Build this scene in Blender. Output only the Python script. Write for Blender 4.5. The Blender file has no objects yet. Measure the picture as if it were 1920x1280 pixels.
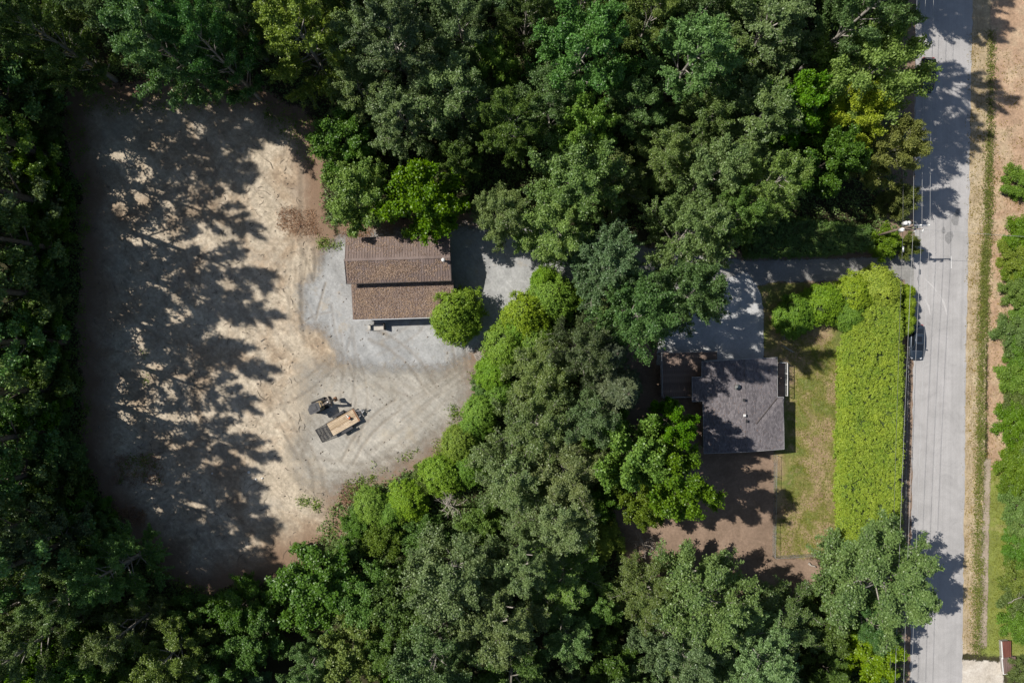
import bpy, math, random
import numpy as np
from mathutils import Vector, Matrix

# ------------------------------------------------------------------ camera, sky, sun, exposure
S = bpy.context.scene
CAM_H = 100.0
MPP = 0.07                       # metres per photograph pixel on the ground
cam_d = bpy.data.cameras.new('camera'); cam = bpy.data.objects.new('camera', cam_d)
S.collection.objects.link(cam); S.camera = cam
cam.location = (0, 0, CAM_H); cam.rotation_euler = (0, 0, 0)
cam_d.sensor_width = 36; cam_d.lens = 36 * CAM_H / (1920 * MPP)
cam_d.clip_start = 1; cam_d.clip_end = 3000

SUN = Vector((0.80, -0.27, -1.0)).normalized()       # travel direction of the light
elev = math.asin(-SUN.z); azim = math.atan2(-SUN.x, -SUN.y)
W = bpy.data.worlds.new('World'); S.world = W; W.use_nodes = True
nt = W.node_tree
sky = nt.nodes.new('ShaderNodeTexSky'); sky.sky_type = 'NISHITA'; sky.sun_disc = False
sky.sun_elevation = elev; sky.sun_rotation = azim
bg = nt.nodes['Background']; bg.inputs['Strength'].default_value = 0.078
nt.links.new(sky.outputs[0], bg.inputs['Color'])
sun_d = bpy.data.lights.new('sun', 'SUN'); sun_d.energy = 5.0; sun_d.angle = math.radians(0.53)
sun_d.color = (1.0, 0.95, 0.88)
sun = bpy.data.objects.new('sun', sun_d); S.collection.objects.link(sun)
sun.rotation_euler = SUN.to_track_quat('-Z', 'Y').to_euler(); sun.location = (-60, 30, 90)
S.view_settings.view_transform = 'Standard'; S.view_settings.look = 'None'
S.cycles.max_bounces = 6; S.cycles.diffuse_bounces = 3; S.cycles.glossy_bounces = 2; S.cycles.transmission_bounces = 3; S.cycles.transparent_max_bounces = 8
S.view_settings.exposure = 0.12; S.view_settings.gamma = 1.0

# ------------------------------------------------------------------ helpers
COL = S.collection
def P(px, py, h=0.0):
    k = MPP * (CAM_H - h) / CAM_H
    return ((px - 960) * k, (640 - py) * k)
def PV(px, py, h=0.0):
    a = P(px, py, h); return Vector((a[0], a[1], h))

def new_obj(name, mesh, parent=None):
    o = bpy.data.objects.new(name, mesh); COL.objects.link(o)
    if parent: o.parent = parent
    return o
def tag(o, label=None, cat=None, group=None, kind=None):
    if label: o['label'] = label
    if cat: o['category'] = cat
    if group: o['group'] = group
    if kind: o['kind'] = kind
    return o
def thing(name, loc, rz, label, cat, group=None):
    o = bpy.data.objects.new(name, None); COL.objects.link(o)
    o.location = loc; o.rotation_euler = (0, 0, rz); o.empty_display_size = 0.3
    return tag(o, label, cat, group)

def mesh_np(name, V, F, mat=None, smooth=False):
    """V (n,3), F (m,k) constant k"""
    V = np.asarray(V, np.float32); F = np.asarray(F, np.int32)
    me = bpy.data.meshes.new(name)
    me.vertices.add(len(V)); me.vertices.foreach_set('co', V.ravel())
    k = F.shape[1]
    me.loops.add(F.size); me.loops.foreach_set('vertex_index', F.ravel())
    me.polygons.add(len(F)); me.polygons.foreach_set('loop_start', np.arange(0, F.size, k, dtype=np.int32))
    if smooth: me.polygons.foreach_set('use_smooth', np.ones(len(F), bool))
    me.update(calc_edges=True)
    if mat: me.materials.append(mat)
    return me

class MB:
    def __init__(s): s.v = []; s.f = []
    def add(s, vs, fs):
        b = len(s.v); s.v += [tuple(v) for v in vs]; s.f += [tuple(b + i for i in f) for f in fs]; return s
    def box(s, c, d, rz=0, rx=0, ry=0, taper=1.0):
        M = Matrix.Rotation(rz, 3, 'Z') @ Matrix.Rotation(ry, 3, 'Y') @ Matrix.Rotation(rx, 3, 'X')
        c = Vector(c); vs = []
        for z in (-1, 1):
            t = taper if z > 0 else 1
            for x, y in ((-1, -1), (1, -1), (1, 1), (-1, 1)):
                vs.append(c + M @ Vector((x * d[0] / 2 * t, y * d[1] / 2 * t, z * d[2] / 2)))
        return s.add(vs, [(3, 2, 1, 0), (4, 5, 6, 7), (0, 1, 5, 4), (1, 2, 6, 5), (2, 3, 7, 6), (3, 0, 4, 7)])
    def tube(s, pts, rad, n=6, cap=True):
        pts = [Vector(p) for p in pts]
        if not hasattr(rad, '__len__'): rad = [rad] * len(pts)
        b = len(s.v); up = Vector((0, 0, 1))
        for i, p in enumerate(pts):
            t = (pts[min(i + 1, len(pts) - 1)] - pts[max(i - 1, 0)]).normalized()
            a = t.cross(up if abs(t.z) < .95 else Vector((1, 0, 0))).normalized(); c = t.cross(a)
            for j in range(n):
                q = 2 * math.pi * j / n
                s.v.append(tuple(p + (a * math.cos(q) + c * math.sin(q)) * rad[i]))
        for i in range(len(pts) - 1):
            for j in range(n):
                s.f.append((b + i * n + j, b + (i + 1) * n + j, b + (i + 1) * n + (j + 1) % n, b + i * n + (j + 1) % n))
        if cap:
            s.f.append(tuple(b + j for j in range(n))); e = b + (len(pts) - 1) * n
            s.f.append(tuple(e + j for j in reversed(range(n))))
        return s
    def prism(s, poly, z0, z1):
        n = len(poly)
        vs = [(p[0], p[1], z0) for p in poly] + [(p[0], p[1], z1) for p in poly]
        fs = [tuple(reversed(range(n))), tuple(range(n, 2 * n))]
        fs += [(i, (i + 1) % n, n + (i + 1) % n, n + i) for i in range(n)]
        return s.add(vs, fs)
    def xprism(s, prof, y0, y1):      # profile in x,z extruded along y
        n = len(prof)
        vs = [(p[0], y0, p[1]) for p in prof] + [(p[0], y1, p[1]) for p in prof]
        fs = [tuple(range(n)), tuple(reversed(range(n, 2 * n)))]
        fs += [((i + 1) % n, i, n + i, n + (i + 1) % n) for i in range(n)]
        return s.add(vs, fs)
    def loft(s, rings, close=True):
        b = len(s.v); n = len(rings[0])
        for r in rings: s.v += [tuple(p) for p in r]
        for i in range(len(rings) - 1):
            for j in range(n if close else n - 1):
                s.f.append((b + i * n + j, b + i * n + (j + 1) % n, b + (i + 1) * n + (j + 1) % n, b + (i + 1) * n + j))
        if close:
            s.f.append(tuple(b + j for j in reversed(range(n))))
            e = b + (len(rings) - 1) * n; s.f.append(tuple(e + j for j in range(n)))
        return s
    def mesh(s, name, mat, smooth=False):
        me = bpy.data.meshes.new(name); me.from_pydata(s.v, [], s.f); me.update()
        if mat: me.materials.append(mat)
        if smooth: me.polygons.foreach_set('use_smooth', np.ones(len(me.polygons), bool))
        return me
    def build(s, name, mat, parent=None, smooth=False, bevel=0):
        o = new_obj(name, s.mesh(name, mat, smooth), parent)
        if bevel:
            m = o.modifiers.new('bevel', 'BEVEL'); m.width = bevel; m.segments = 2; m.limit_method = 'ANGLE'
        return o

# ------------------------------------------------------------------ materials
def nodes(name):
    m = bpy.data.materials.new(name); m.use_nodes = True
    t = m.node_tree; b = t.nodes['Principled BSDF']; return m, t, b
def N(t, typ, **kw):
    n = t.nodes.new('ShaderNode' + typ)
    for k, v in kw.items():
        if k in n.inputs: n.inputs[k].default_value = v
        else: setattr(n, k, v)
    return n
def noise(t, vec, scale, detail=6, rough=.6, dist=0):
    n = N(t, 'TexNoise'); n.inputs['Scale'].default_value = scale; n.inputs['Detail'].default_value = detail
    n.inputs['Roughness'].default_value = rough; n.inputs['Distortion'].default_value = dist
    t.links.new(vec, n.inputs['Vector']); return n.outputs['Fac']
def ramp(t, fac, stops):
    r = N(t, 'ValToRGB'); e = r.color_ramp.elements
    while len(e) < len(stops): e.new(.5)
    for i, (p, c) in enumerate(stops):
        e[i].position = p; e[i].color = (c[0], c[1], c[2], 1) if hasattr(c, '__len__') else (c, c, c, 1)
    t.links.new(fac, r.inputs['Fac']); return r.outputs['Color']
def mix(t, fac, a, b, mode='MIX'):
    n = N(t, 'Mix'); n.data_type = 'RGBA'; n.blend_type = mode
    for i, v in ((0, fac), (6, a), (7, b)):
        if isinstance(v, (int, float)): n.inputs[i].default_value = v
        elif isinstance(v, tuple): n.inputs[i].default_value = (*v, 1)
        else: t.links.new(v, n.inputs[i])
    return n.outputs[2]
def math_(t, op, a, b=None, clamp=False):
    n = N(t, 'Math'); n.operation = op; n.use_clamp = clamp
    for i, v in ((0, a), (1, b)):
        if v is None: continue
        if isinstance(v, (int, float)): n.inputs[i].default_value = v
        else: t.links.new(v, n.inputs[i])
    return n.outputs[0]
def mapping(t, vec, scale=(1, 1, 1), rot=(0, 0, 0)):
    n = N(t, 'Mapping'); n.inputs['Scale'].default_value = scale; n.inputs['Rotation'].default_value = rot
    t.links.new(vec, n.inputs['Vector']); return n.outputs[0]
def bump(t, b, h, strength=.5, dist=.05):
    n = N(t, 'Bump'); n.inputs['Strength'].default_value = strength; n.inputs['Distance'].default_value = dist
    t.links.new(h, n.inputs['Height']); t.links.new(n.outputs[0], b.inputs['Normal'])
def setc(t, b, c):
    if isinstance(c, tuple): b.inputs['Base Color'].default_value = (*c, 1)
    else: t.links.new(c, b.inputs['Base Color'])

def simple(name, c, rough=.6, metal=0, var=.25, scale=6, spec=.4, coat=0):
    m, t, b = nodes(name); g = N(t, 'TexCoord').outputs['Object']
    n = noise(t, g, scale, 5, .65)
    col = mix(t, ramp(t, n, [(.3, 0), (.7, 1)]), tuple(x * (1 - var) for x in c), tuple(min(1, x * (1 + var)) for x in c))
    setc(t, b, col); b.inputs['Roughness'].default_value = rough; b.inputs['Metallic'].default_value = metal
    b.inputs['Specular IOR Level'].default_value = spec; b.inputs['Coat Weight'].default_value = coat
    return m

def leaf_mat(name, ca, cb, rough=.45, trans=.3, spec=.5, vary=1.0):
    m, t, b = nodes(name)
    gi = N(t, 'NewGeometry'); oi = N(t, 'ObjectInfo')
    c = mix(t, gi.outputs['Random Per Island'], ca, cb)
    n = noise(t, N(t, 'TexCoord').outputs['Object'], .45, 3, .6)
    c = mix(t, ramp(t, n, [(.3, 0), (.7, .5)]), c, tuple(x * y for x, y in zip(cb, (1.2, 1.1, .9))))
    c = mix(t, 1.0, c, oi.outputs['Color'], 'MULTIPLY')
    hsv = N(t, 'HueSaturation'); t.links.new(c, hsv.inputs['Color'])
    mr = N(t, 'MapRange'); mr.inputs[3].default_value = 1.02 - .22 * vary; mr.inputs[4].default_value = 1.02 + .24 * vary
    t.links.new(oi.outputs['Random'], mr.inputs[0]); t.links.new(mr.outputs[0], hsv.inputs['Value'])
    r2 = math_(t, 'FRACT', math_(t, 'MULTIPLY', oi.outputs['Random'], 17.31)); r3 = math_(t, 'FRACT', math_(t, 'MULTIPLY', oi.outputs['Random'], 53.7))
    t.links.new(math_(t, 'ADD', .5 - .015 * vary, math_(t, 'MULTIPLY', r2, .035 * vary)), hsv.inputs['Hue']); t.links.new(math_(t, 'ADD', 1.02 - .16 * vary, math_(t, 'MULTIPLY', r3, .28 * vary)), hsv.inputs['Saturation'])
    c = hsv.outputs[0]
    t.links.new(c, b.inputs['Base Color']); b.inputs['Roughness'].default_value = rough
    b.inputs['Specular IOR Level'].default_value = spec
    tr = N(t, 'BsdfTranslucent')
    t.links.new(mix(t, 1.0, c, (1.15, 1.2, .55), 'MULTIPLY'), tr.inputs['Color'])
    ms = N(t, 'MixShader'); ms.inputs[0].default_value = trans
    t.links.new(b.outputs[0], ms.inputs[1]); t.links.new(tr.outputs[0], ms.inputs[2])
    t.links.new(ms.outputs[0], t.nodes['Material Output'].inputs['Surface'])
    return m

def ground_mat(name, stops, scale=.25, fine=3.0, feather=1.0, bumpd=.06, edge_col=None, edge_w=3.0, streak=None, rough=.95, fine_amt=.5, rut=False, spots=None, soft=2.2):
    """procedural soil: large patches (stops), fine grain, optional directional streaks; ragged edge"""
    m, t, b = nodes(name)
    g = N(t, 'NewGeometry').outputs['Position']
    n1 = noise(t, g, scale, 8, .62, .4)
    c = ramp(t, n1, stops)
    n2 = noise(t, g, fine, 8, .75)
    c = mix(t, fine_amt, c, ramp(t, n2, [(.25, .3), (.5, .52), (.75, .82)]), 'OVERLAY')
    n4 = noise(t, g, fine * .22, 6, .7, 1.0)
    c = mix(t, fine_amt * .8, c, ramp(t, n4, [(.3, .32), (.5, .5), (.7, .7)]), 'OVERLAY')
    h = n2
    if streak:
        for (rot, sc, amt) in streak:
            v = mapping(t, mapping(t, g, (1, 1, 1), (0, 0, rot)), sc); s = noise(t, v, 1.0, 5, .6, 1.6)
            c = mix(t, amt, c, ramp(t, s, [(.3, .3), (.5, .5), (.7, .75)]), 'OVERLAY')
            h = math_(t, 'ADD', h, math_(t, 'MULTIPLY', s, .7))
    if spots:
        sc, col, amt = spots
        n3 = noise(t, g, sc, 6, .7); c = mix(t, math_(t, 'MULTIPLY', ramp(t, n3, [(.55, 0), (.68, 1)]), amt), c, col)
    at = N(t, 'Attribute'); at.attribute_name = 'edge'
    e = at.outputs['Fac']
    if edge_col:
        ne = noise(t, g, .35, 6, .7)
        k = math_(t, 'SUBTRACT', 1.0, math_(t, 'DIVIDE', math_(t, 'SUBTRACT', e, math_(t, 'MULTIPLY', ne, edge_w * .9)), edge_w, True), True)
        c = mix(t, k, c, edge_col)
    if rut:
        a2 = N(t, 'Attribute'); a2.attribute_name = 'rut'
        c = mix(t, math_(t, 'MULTIPLY', a2.outputs['Fac'], .65), c, (.20, .165, .125))
    setc(t, b, c); b.inputs['Roughness'].default_value = rough; b.inputs['Specular IOR Level'].default_value = .15
    bump(t, b, h, .9, bumpd)
    # ragged edge: the sheet is absent beyond its torn border
    na = noise(t, g, 1.1, 8, .72)
    a = math_(t, 'ADD', math_(t, 'DIVIDE', e, feather), math_(t, 'MULTIPLY', math_(t, 'SUBTRACT', na, .5), 2.6))
    nf = noise(t, g, 5.5, 4, .8)
    a = math_(t, 'ADD', a, math_(t, 'MULTIPLY', math_(t, 'SUBTRACT', nf, .5), 1.2))
    al = math_(t, 'ADD', math_(t, 'MULTIPLY', a, soft), .5, True)
    t.links.new(al, b.inputs['Alpha'])
    return m

M = {}
M['floor'] = ground_mat('forest floor', [(.3, (.035, .03, .018)), (.55, (.05, .048, .022)), (.75, (.075, .06, .04))], .3, 2.5, .01)
M['dirt'] = ground_mat('dirt', [(.28, (.22, .155, .105)), (.42, (.35, .275, .195)), (.54, (.45, .385, .295)), (.66, (.37, .31, .23)), (.78, (.43, .40, .345))], .13, 2.2, 1.2, .10,
                       (.23, .155, .105), 3.6, [(.75, (.10, .9, 1), .3)], rut=True, fine_amt=.9, spots=(.16, (.38, .34, .28), .6))
M['gravel'] = ground_mat('blue grey gravel', [(.3, (.25, .25, .243)), (.5, (.325, .327, .32)), (.7, (.385, .385, .375))], .2, 4.0, 1.3, .05,
                         None, 1, [(.9, (.12, .9, 1), .25)], rut=True, spots=(.28, (.40, .335, .245), .6), soft=.7)
M['yard'] = ground_mat('compacted gravel', [(.3, (.29, .265, .22)), (.5, (.345, .325, .285)), (.7, (.41, .38, .325))], .16, 3.2, 2.6, .05,
                       None, 1, [(.75, (.08, .9, 1), .4)], rut=True, spots=(.2, (.42, .36, .27), .6), soft=.6)
M['drive'] = ground_mat('worn driveway', [(.3, (.22, .215, .20)), (.7, (.31, .30, .285))], .3, 4, .5, .03)
M['pad'] = ground_mat('parking slab', [(.3, (.37, .375, .375)), (.7, (.48, .48, .475))], .3, 5, .25, .02)
M['lawn'] = ground_mat('dry lawn', [(.28, (.21, .145, .085)), (.42, (.30, .225, .13)), (.52, (.19, .175, .06)), (.60, (.13, .16, .04)), (.68, (.28, .21, .12)), (.8, (.38, .31, .21))], .26, 5, .8, .08,
                       None, 1, [(.05, (1.8, .3, 1), .25)], fine_amt=.7)
M['soil'] = ground_mat('brown yard soil', [(.3, (.17, .12, .085)), (.6, (.26, .185, .135)), (.8, (.33, .26, .20))], .22, 3, 1.2, .06)
M['field'] = ground_mat('dry field', [(.25, (.29, .19, .12)), (.45, (.39, .265, .175)), (.6, (.43, .325, .215)), (.78, (.29, .25, .13))], .3, 3.5, .6, .08,
                        None, 1, None, fine_amt=.7, spots=(1.6, (.22, .15, .10), .55))
M['verge'] = ground_mat('dry verge', [(.3, (.30, .23, .14)), (.5, (.38, .30, .19)), (.7, (.45, .37, .26))], .35, 3.5, .35, .06,
                        None, 1, [(0, (2.2, .25, 1), .4)], fine_amt=.6)
M['green'] = ground_mat('green verge', [(.3, (.16, .18, .05)), (.55, (.20, .23, .055)), (.75, (.30, .25, .12))], .3, 4, .7, .06, fine_amt=.6)
M['path'] = ground_mat('path', [(.3, (.27, .215, .16)), (.7, (.37, .31, .24))], .4, 4, .3, .05)
M['pale'] = ground_mat('pale crushed stone', [(.3, (.42, .37, .30)), (.7, (.60, .55, .48))], .4, 4, .5, .05)

def asphalt():
    m, t, b = nodes('worn asphalt'); g = N(t, 'NewGeometry').outputs['Position']
    c = ramp(t, noise(t, g, .12, 6, .6), [(.3, (.335, .325, .315)), (.7, (.405, .39, .38))])
    s = noise(t, mapping(t, mapping(t, g, (1, 1, 1), (0, 0, .012)), (2.4, .05, 1)), 1, 4, .6)
    c = mix(t, .3, c, ramp(t, s, [(.3, .38), (.5, .5), (.7, .62)]), 'OVERLAY')
    pz = noise(t, g, .35, 7, .75, .8); c = mix(t, .6, c, ramp(t, pz, [(.3, .38), (.5, .5), (.7, .6)]), 'OVERLAY')
    f = noise(t, g, 9, 5, .8); c = mix(t, .45, c, ramp(t, f, [(.25, .3), (.75, .72)]), 'OVERLAY')
    k = noise(t, g, .5, 6, .7, .5); c = mix(t, math_(t, 'MULTIPLY', ramp(t, k, [(.6, 0), (.72, 1)]), .35), c, (.26, .25, .24))
    vo = N(t, 'TexVoronoi'); vo.feature = 'DISTANCE_TO_EDGE'; vo.inputs['Scale'].default_value = .22
    d = N(t, 'Vector' + 'Math'); d.operation = 'ADD'
    nn = N(t, 'TexNoise'); nn.inputs['Scale'].default_value = .8; nn.inputs['Detail'].default_value = 6
    t.links.new(g, nn.inputs['Vector']); t.links.new(g, d.inputs[0]); t.links.new(nn.outputs['Color'], d.inputs[1])
    t.links.new(d.outputs[0], vo.inputs['Vector'])
    c = mix(t, math_(t, 'MULTIPLY', ramp(t, vo.outputs['Distance'], [(0.0, 1), (.008, 0)]), .15), c, (.17, .165, .16))
    setc(t, b, c); b.inputs['Roughness'].default_value = .9; b.inputs['Specular IOR Level'].default_value = .25
    bump(t, b, f, .5, .01); return m
M['asphalt'] = asphalt()
M['paint'] = simple('faded road paint', (.55, .54, .52), .8, 0, .2, 8)
M['stain'] = simple('dark patch on asphalt', (.23, .225, .22), .85, 0, .2, 4)
M['rubber_mark'] = simple('pale drag mark', (.47, .455, .44), .9, 0, .1, 3)

M['bark'] = simple('bark', (.15, .125, .10), .9, 0, .4, 3)
M['bark_pale'] = simple('pale bark', (.34, .31, .27), .9, 0, .35, 3)
M['dead'] = simple('weathered dead wood', (.33, .29, .25), .9, 0, .35, 2)
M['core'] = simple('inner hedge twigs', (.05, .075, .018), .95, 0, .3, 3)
M['cw'] = leaf_mat('cottonwood leaf', (.056, .118, .034), (.195, .290, .098), .45, .30, .5)
M['mp'] = leaf_mat('maple leaf', (.065, .150, .020), (.18, .29, .042), .45, .32, .5)
M['lo'] = leaf_mat('locust leaf', (.13, .175, .03), (.26, .31, .07), .5, .35, .4)
M['bi'] = leaf_mat('birch leaf', (.075, .135, .038), (.20, .275, .098), .45, .30, .5)
M['fir'] = leaf_mat('fir needle spray', (.055, .085, .045), (.13, .165, .095), .5, .15, .4)
M['ced'] = leaf_mat('cedar spray', (.08, .165, .020), (.235, .345, .045), .55, .25, .3, .35)
M['hed'] = leaf_mat('yellow green hedge spray', (.09, .185, .02), (.32, .41, .055), .55, .25, .3, 0.0)
M['sh'] = leaf_mat('shrub leaf', (.065, .13, .022), (.16, .24, .05), .5, .3, .4)
M['grass'] = leaf_mat('grass blade', (.10, .13, .03), (.22, .22, .07), .6, .25, .3)
M['litter'] = leaf_mat('fallen leaves', (.13, .075, .058), (.43, .325, .275), .8, .1, .2)
M['clod'] = simple('clods and stones', (.24, .20, .16), .95, 0, .5, .8)
M['stone'] = simple('grey stone', (.38, .35, .31), .9, 0, .35, 2)

def rib_metal(name, ca, cb):
    m, t, b = nodes(name); g = N(t, 'NewGeometry').outputs['Position']
    c = ramp(t, noise(t, g, .5, 7, .7), [(.3, ca), (.7, cb)])
    s = noise(t, mapping(t, g, (5, .5, 1)), 1, 5, .7)
    c = mix(t, .5, c, ramp(t, s, [(.3, .3), (.7, .72)]), 'OVERLAY')
    setc(t, b, c); b.inputs['Roughness'].default_value = .6; b.inputs['Metallic'].default_value = .1
    b.inputs['Specular IOR Level'].default_value = .3; return m
M['barn_roof'] = rib_metal('brown ribbed steel', (.145, .105, .09), (.225, .172, .15))
M['barn_wall'] = simple('brown barn siding', (.13, .10, .08), .8, 0, .25, 2)
M['trim_dark'] = simple('dark trim', (.06, .05, .045), .7, 0, .2, 3)
M['white'] = simple('white paint', (.72, .71, .69), .5, 0, .1, 3)
M['galv'] = simple('galvanised steel', (.55, .56, .57), .4, .6, .15, 6)
M['alu'] = simple('aluminium conductor', (.47, .47, .46), .5, .3, .1, 1)
M['black_cable'] = simple('black cable', (.10, .10, .10), .6, 0, .1, 1)
M['pole_wood'] = simple('pole wood', (.22, .17, .13), .9, 0, .3, 3)
M['fence_green'] = simple('green fence wire', (.07, .13, .10), .5, .2, .2, 3)
M['fence_grey'] = simple('galvanised fence wire', (.33, .34, .33), .5, .4, .2, 3)
M['concrete'] = simple('concrete', (.47, .44, .39), .9, 0, .2, 4)
M['deck_wood'] = simple('dark stained decking', (.20, .145, .115), .8, 0, .4, 1.5)
M['house_wall'] = simple('house siding', (.30, .28, .26), .8, 0, .15, 2)
M['gutter'] = simple('pale grey gutter', (.42, .42, .42), .45, 0, .1, 3)
M['window'] = simple('window glass', (.02, .025, .03), .08, 0, .1, 3, .6)
M['glass'] = simple('dark car glass', (.012, .015, .02), .06, 0, .1, 3, .7)
M['car_blue'] = simple('dark blue car paint', (.035, .05, .07), .3, .3, .08, 4, .5, .6)
M['car_black'] = simple('black car paint', (.010, .010, .013), .25, .2, .08, 4, .5, .8)
M['rubber'] = simple('tyre rubber', (.025, .025, .027), .85, 0, .2, 6)
M['chrome'] = simple('bright trim', (.6, .6, .6), .25, .9, .05, 3)
M['lamp_glass'] = simple('lamp lens', (.55, .56, .58), .15, 0, .1, 8)
M['tail'] = simple('red lamp lens', (.35, .02, .02), .2, 0, .1, 8)
M['steel_dark'] = simple('dark painted steel', (.045, .045, .048), .55, .3, .3, 4)
M['canopy'] = simple('charcoal canopy', (.075, .075, .078), .7, 0, .25, 3)
M['exc_body'] = simple('faded orange machine paint', (.36, .27, .15), .55, 0, .25, 3)
M['exc_boom'] = simple('grey brown machine steel', (.25, .215, .185), .55, .2, .4, 3)
M['rust'] = simple('rusty steel', (.26, .13, .07), .85, .1, .4, 4)
def planks():
    m, t, b = nodes('weathered deck plank'); g = N(t, 'TexCoord').outputs['Object']; oi = N(t, 'ObjectInfo').outputs['Random']
    v = N(t, 'VectorMath'); v.operation = 'ADD'; t.links.new(g, v.inputs[0]); t.links.new(math_(t, 'MULTIPLY', oi, 40), v.inputs[1])
    c = ramp(t, oi, [(0, (.36, .26, .16)), (.5, (.50, .385, .255)), (1, (.60, .48, .34))])
    c = mix(t, .7, c, ramp(t, noise(t, mapping(t, v.outputs[0], (1.2, 9, 1)), 1, 6, .7), [(.3, .25), (.7, .72)]), 'OVERLAY')
    c = mix(t, math_(t, 'MULTIPLY', ramp(t, noise(t, v.outputs[0], 1.1, 5, .7), [(.55, 0), (.68, 1)]), .7), c, (.20, .14, .09))
    setc(t, b, c); b.inputs['Roughness'].default_value = .85; return m
M['plank'] = planks()
M['plank2'] = simple('reddish deck plank end', (.46, .28, .165), .85, 0, .3, 2.5)
M['orange'] = simple('orange plastic', (.75, .17, .05), .5, 0, .1, 4)
M['shed_red'] = rib_metal('red brown steel', (.13, .05, .035), (.19, .075, .055))
M['shed_brown'] = rib_metal('brown steel', (.13, .09, .075), (.20, .14, .12))
def shingles():
    m, t, b = nodes('asphalt shingles'); g = N(t, 'TexCoord').outputs['Object']
    br = N(t, 'TexBrick'); br.inputs['Scale'].default_value = 1.0
    br.inputs['Brick Width'].default_value = .33; br.inputs['Row Height'].default_value = .15; br.inputs['Mortar Size'].default_value = .008
    br.inputs['Color1'].default_value = (.108, .098, .105, 1); br.inputs['Color2'].default_value = (.20, .182, .188, 1); br.inputs['Mortar'].default_value = (.06, .055, .055, 1)
    t.links.new(mapping(t, g, (1, 1, 1), (0, 0, math.pi / 2)), br.inputs['Vector'])
    c = mix(t, .6, br.outputs['Color'], ramp(t, noise(t, g, 4, 6, .8), [(.3, .35), (.7, .7)]), 'OVERLAY')
    c = mix(t, .4, c, ramp(t, noise(t, g, .4, 5, .7), [(.3, .38), (.7, .62)]), 'OVERLAY')
    setc(t, b, c); b.inputs['Roughness'].default_value = .9; b.inputs['Specular IOR Level'].default_value = .2
    bump(t, b, br.outputs['Fac'], .4, .01); return m
M['shingle'] = shingles()

# ------------------------------------------------------------------ ground
RNG = np.random.default_rng(7)
_lat = RNG.random((256, 256))
def vnoise(x, y, s):
    x = x / s; y = y / s
    xi = np.floor(x).astype(int); yi = np.floor(y).astype(int); fx = x - xi; fy = y - yi
    fx = fx * fx * (3 - 2 * fx); fy = fy * fy * (3 - 2 * fy)
    g = lambda a, b: _lat[a % 256, b % 256]
    return (g(xi, yi) * (1 - fx) + g(xi + 1, yi) * fx) * (1 - fy) + (g(xi, yi + 1) * (1 - fx) + g(xi + 1, yi + 1) * fx) * fy

def seg_dist(X, Y, a, b):
    ax, ay = a; bx, by = b; dx, dy = bx - ax, by - ay
    L = dx * dx + dy * dy + 1e-9
    t = np.clip(((X - ax) * dx + (Y - ay) * dy) / L, 0, 1)
    return np.hypot(X - ax - t * dx, Y - ay - t * dy)
def poly_sd(X, Y, poly):
    d = np.full(X.shape, 1e9); ins = np.zeros(X.shape, bool); n = len(poly)
    for i in range(n):
        a, b = poly[i], poly[(i + 1) % n]
        d = np.minimum(d, seg_dist(X, Y, a, b))
        c = ((a[1] > Y) != (b[1] > Y))
        with np.errstate(divide='ignore', invalid='ignore'):
            xs = (b[0] - a[0]) * (Y - a[1]) / (b[1] - a[1] + 1e-12) + a[0]
        ins ^= c & (X < xs)
    return np.where(ins, d, -d)
def PX(pts): return [P(*p) for p in pts]

RUTS = [  # tyre and blade tracks in photograph pixels: points, width m, strength
    ([(568, 466), (575, 490), (569, 525)], .22, 1), ([(577, 464), (573, 480), (587, 522)], .22, .9), ([(590, 466), (592, 495), (588, 525)], .24, 1),
    ([(598, 480), (599, 505)], .18, .6), ([(611, 530), (598, 575), (593, 598)], .16, 1), ([(566, 605), (592, 590), (620, 585)], .14, .7),
    ([(500, 447), (560, 452), (640, 452)], .25, .5), ([(505, 457), (570, 460)], .2, .4),
    ([(565, 300), (566, 600), (572, 640)], .3, .7), ([(622, 570), (628, 620), (640, 660)], .18, .5), ([(660, 620), (650, 660), (668, 690)], .2, .4),
    ([(690, 850), (760, 800), (840, 720), (875, 690)], .3, .4), ([(705, 860), (775, 812), (850, 735)], .3, .4),
    ([(600, 860), (680, 870), (760, 850), (830, 800)], .3, .5), ([(590, 880), (680, 890), (770, 865)], .3, .4),
    ([(560, 830), (585, 880), (590, 920)], .25, .6), ([(575, 825), (605, 880), (608, 915)], .25, .6),
    ([(400, 960), (420, 1020), (470, 1060)], .3, .5), ([(380, 960), (398, 1025), (440, 1075)], .3, .5),
    ([(330, 1000), (430, 990), (560, 975), (620, 960)], .3, .5), ([(335, 1018), (430, 1006), (560, 990)], .3, .5),
    ([(250, 700), (330, 720), (400, 800), (430, 900)], .3, .5), ([(235, 715), (318, 738), (385, 812), (412, 905)], .3, .5),
    ([(430, 400), (440, 470), (420, 560), (460, 660)], .35, .4), ([(455, 400), (463, 470), (445, 560), (485, 655)], .35, .4),
    ([(700, 700), (780, 730), (850, 700)], .3, .4), ([(705, 720), (780, 748), (850, 716)], .3, .4),
    ([(280, 330), (310, 450), (290, 560)], .3, .4), ([(300, 330), (330, 450), (312, 560)], .3, .4)]
_tr = random.Random(12)
for _ in range(34):                    # more passing tyre pairs over the yard
    x, y = _tr.choice([(_tr.uniform(430, 860), _tr.uniform(560, 880)), (_tr.uniform(180, 560), _tr.uniform(300, 1040))])
    a = _tr.choice([.9, 2.3, 1.4, .5]) + _tr.uniform(-.4, .4); tu = _tr.uniform(-.35, .35); pa = []; pb_ = []
    for _k in range(5):
        pa.append((x, y)); pb_.append((x + 22 * math.sin(a), y + 22 * math.cos(a))); x += 38 * math.cos(a); y -= 38 * math.sin(a); a += tu
    k_ = _tr.uniform(.25, .7); w_ = _tr.uniform(.13, .22)
    RUTS += [(pa, w_, k_), (pb_, w_, k_)]
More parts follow.
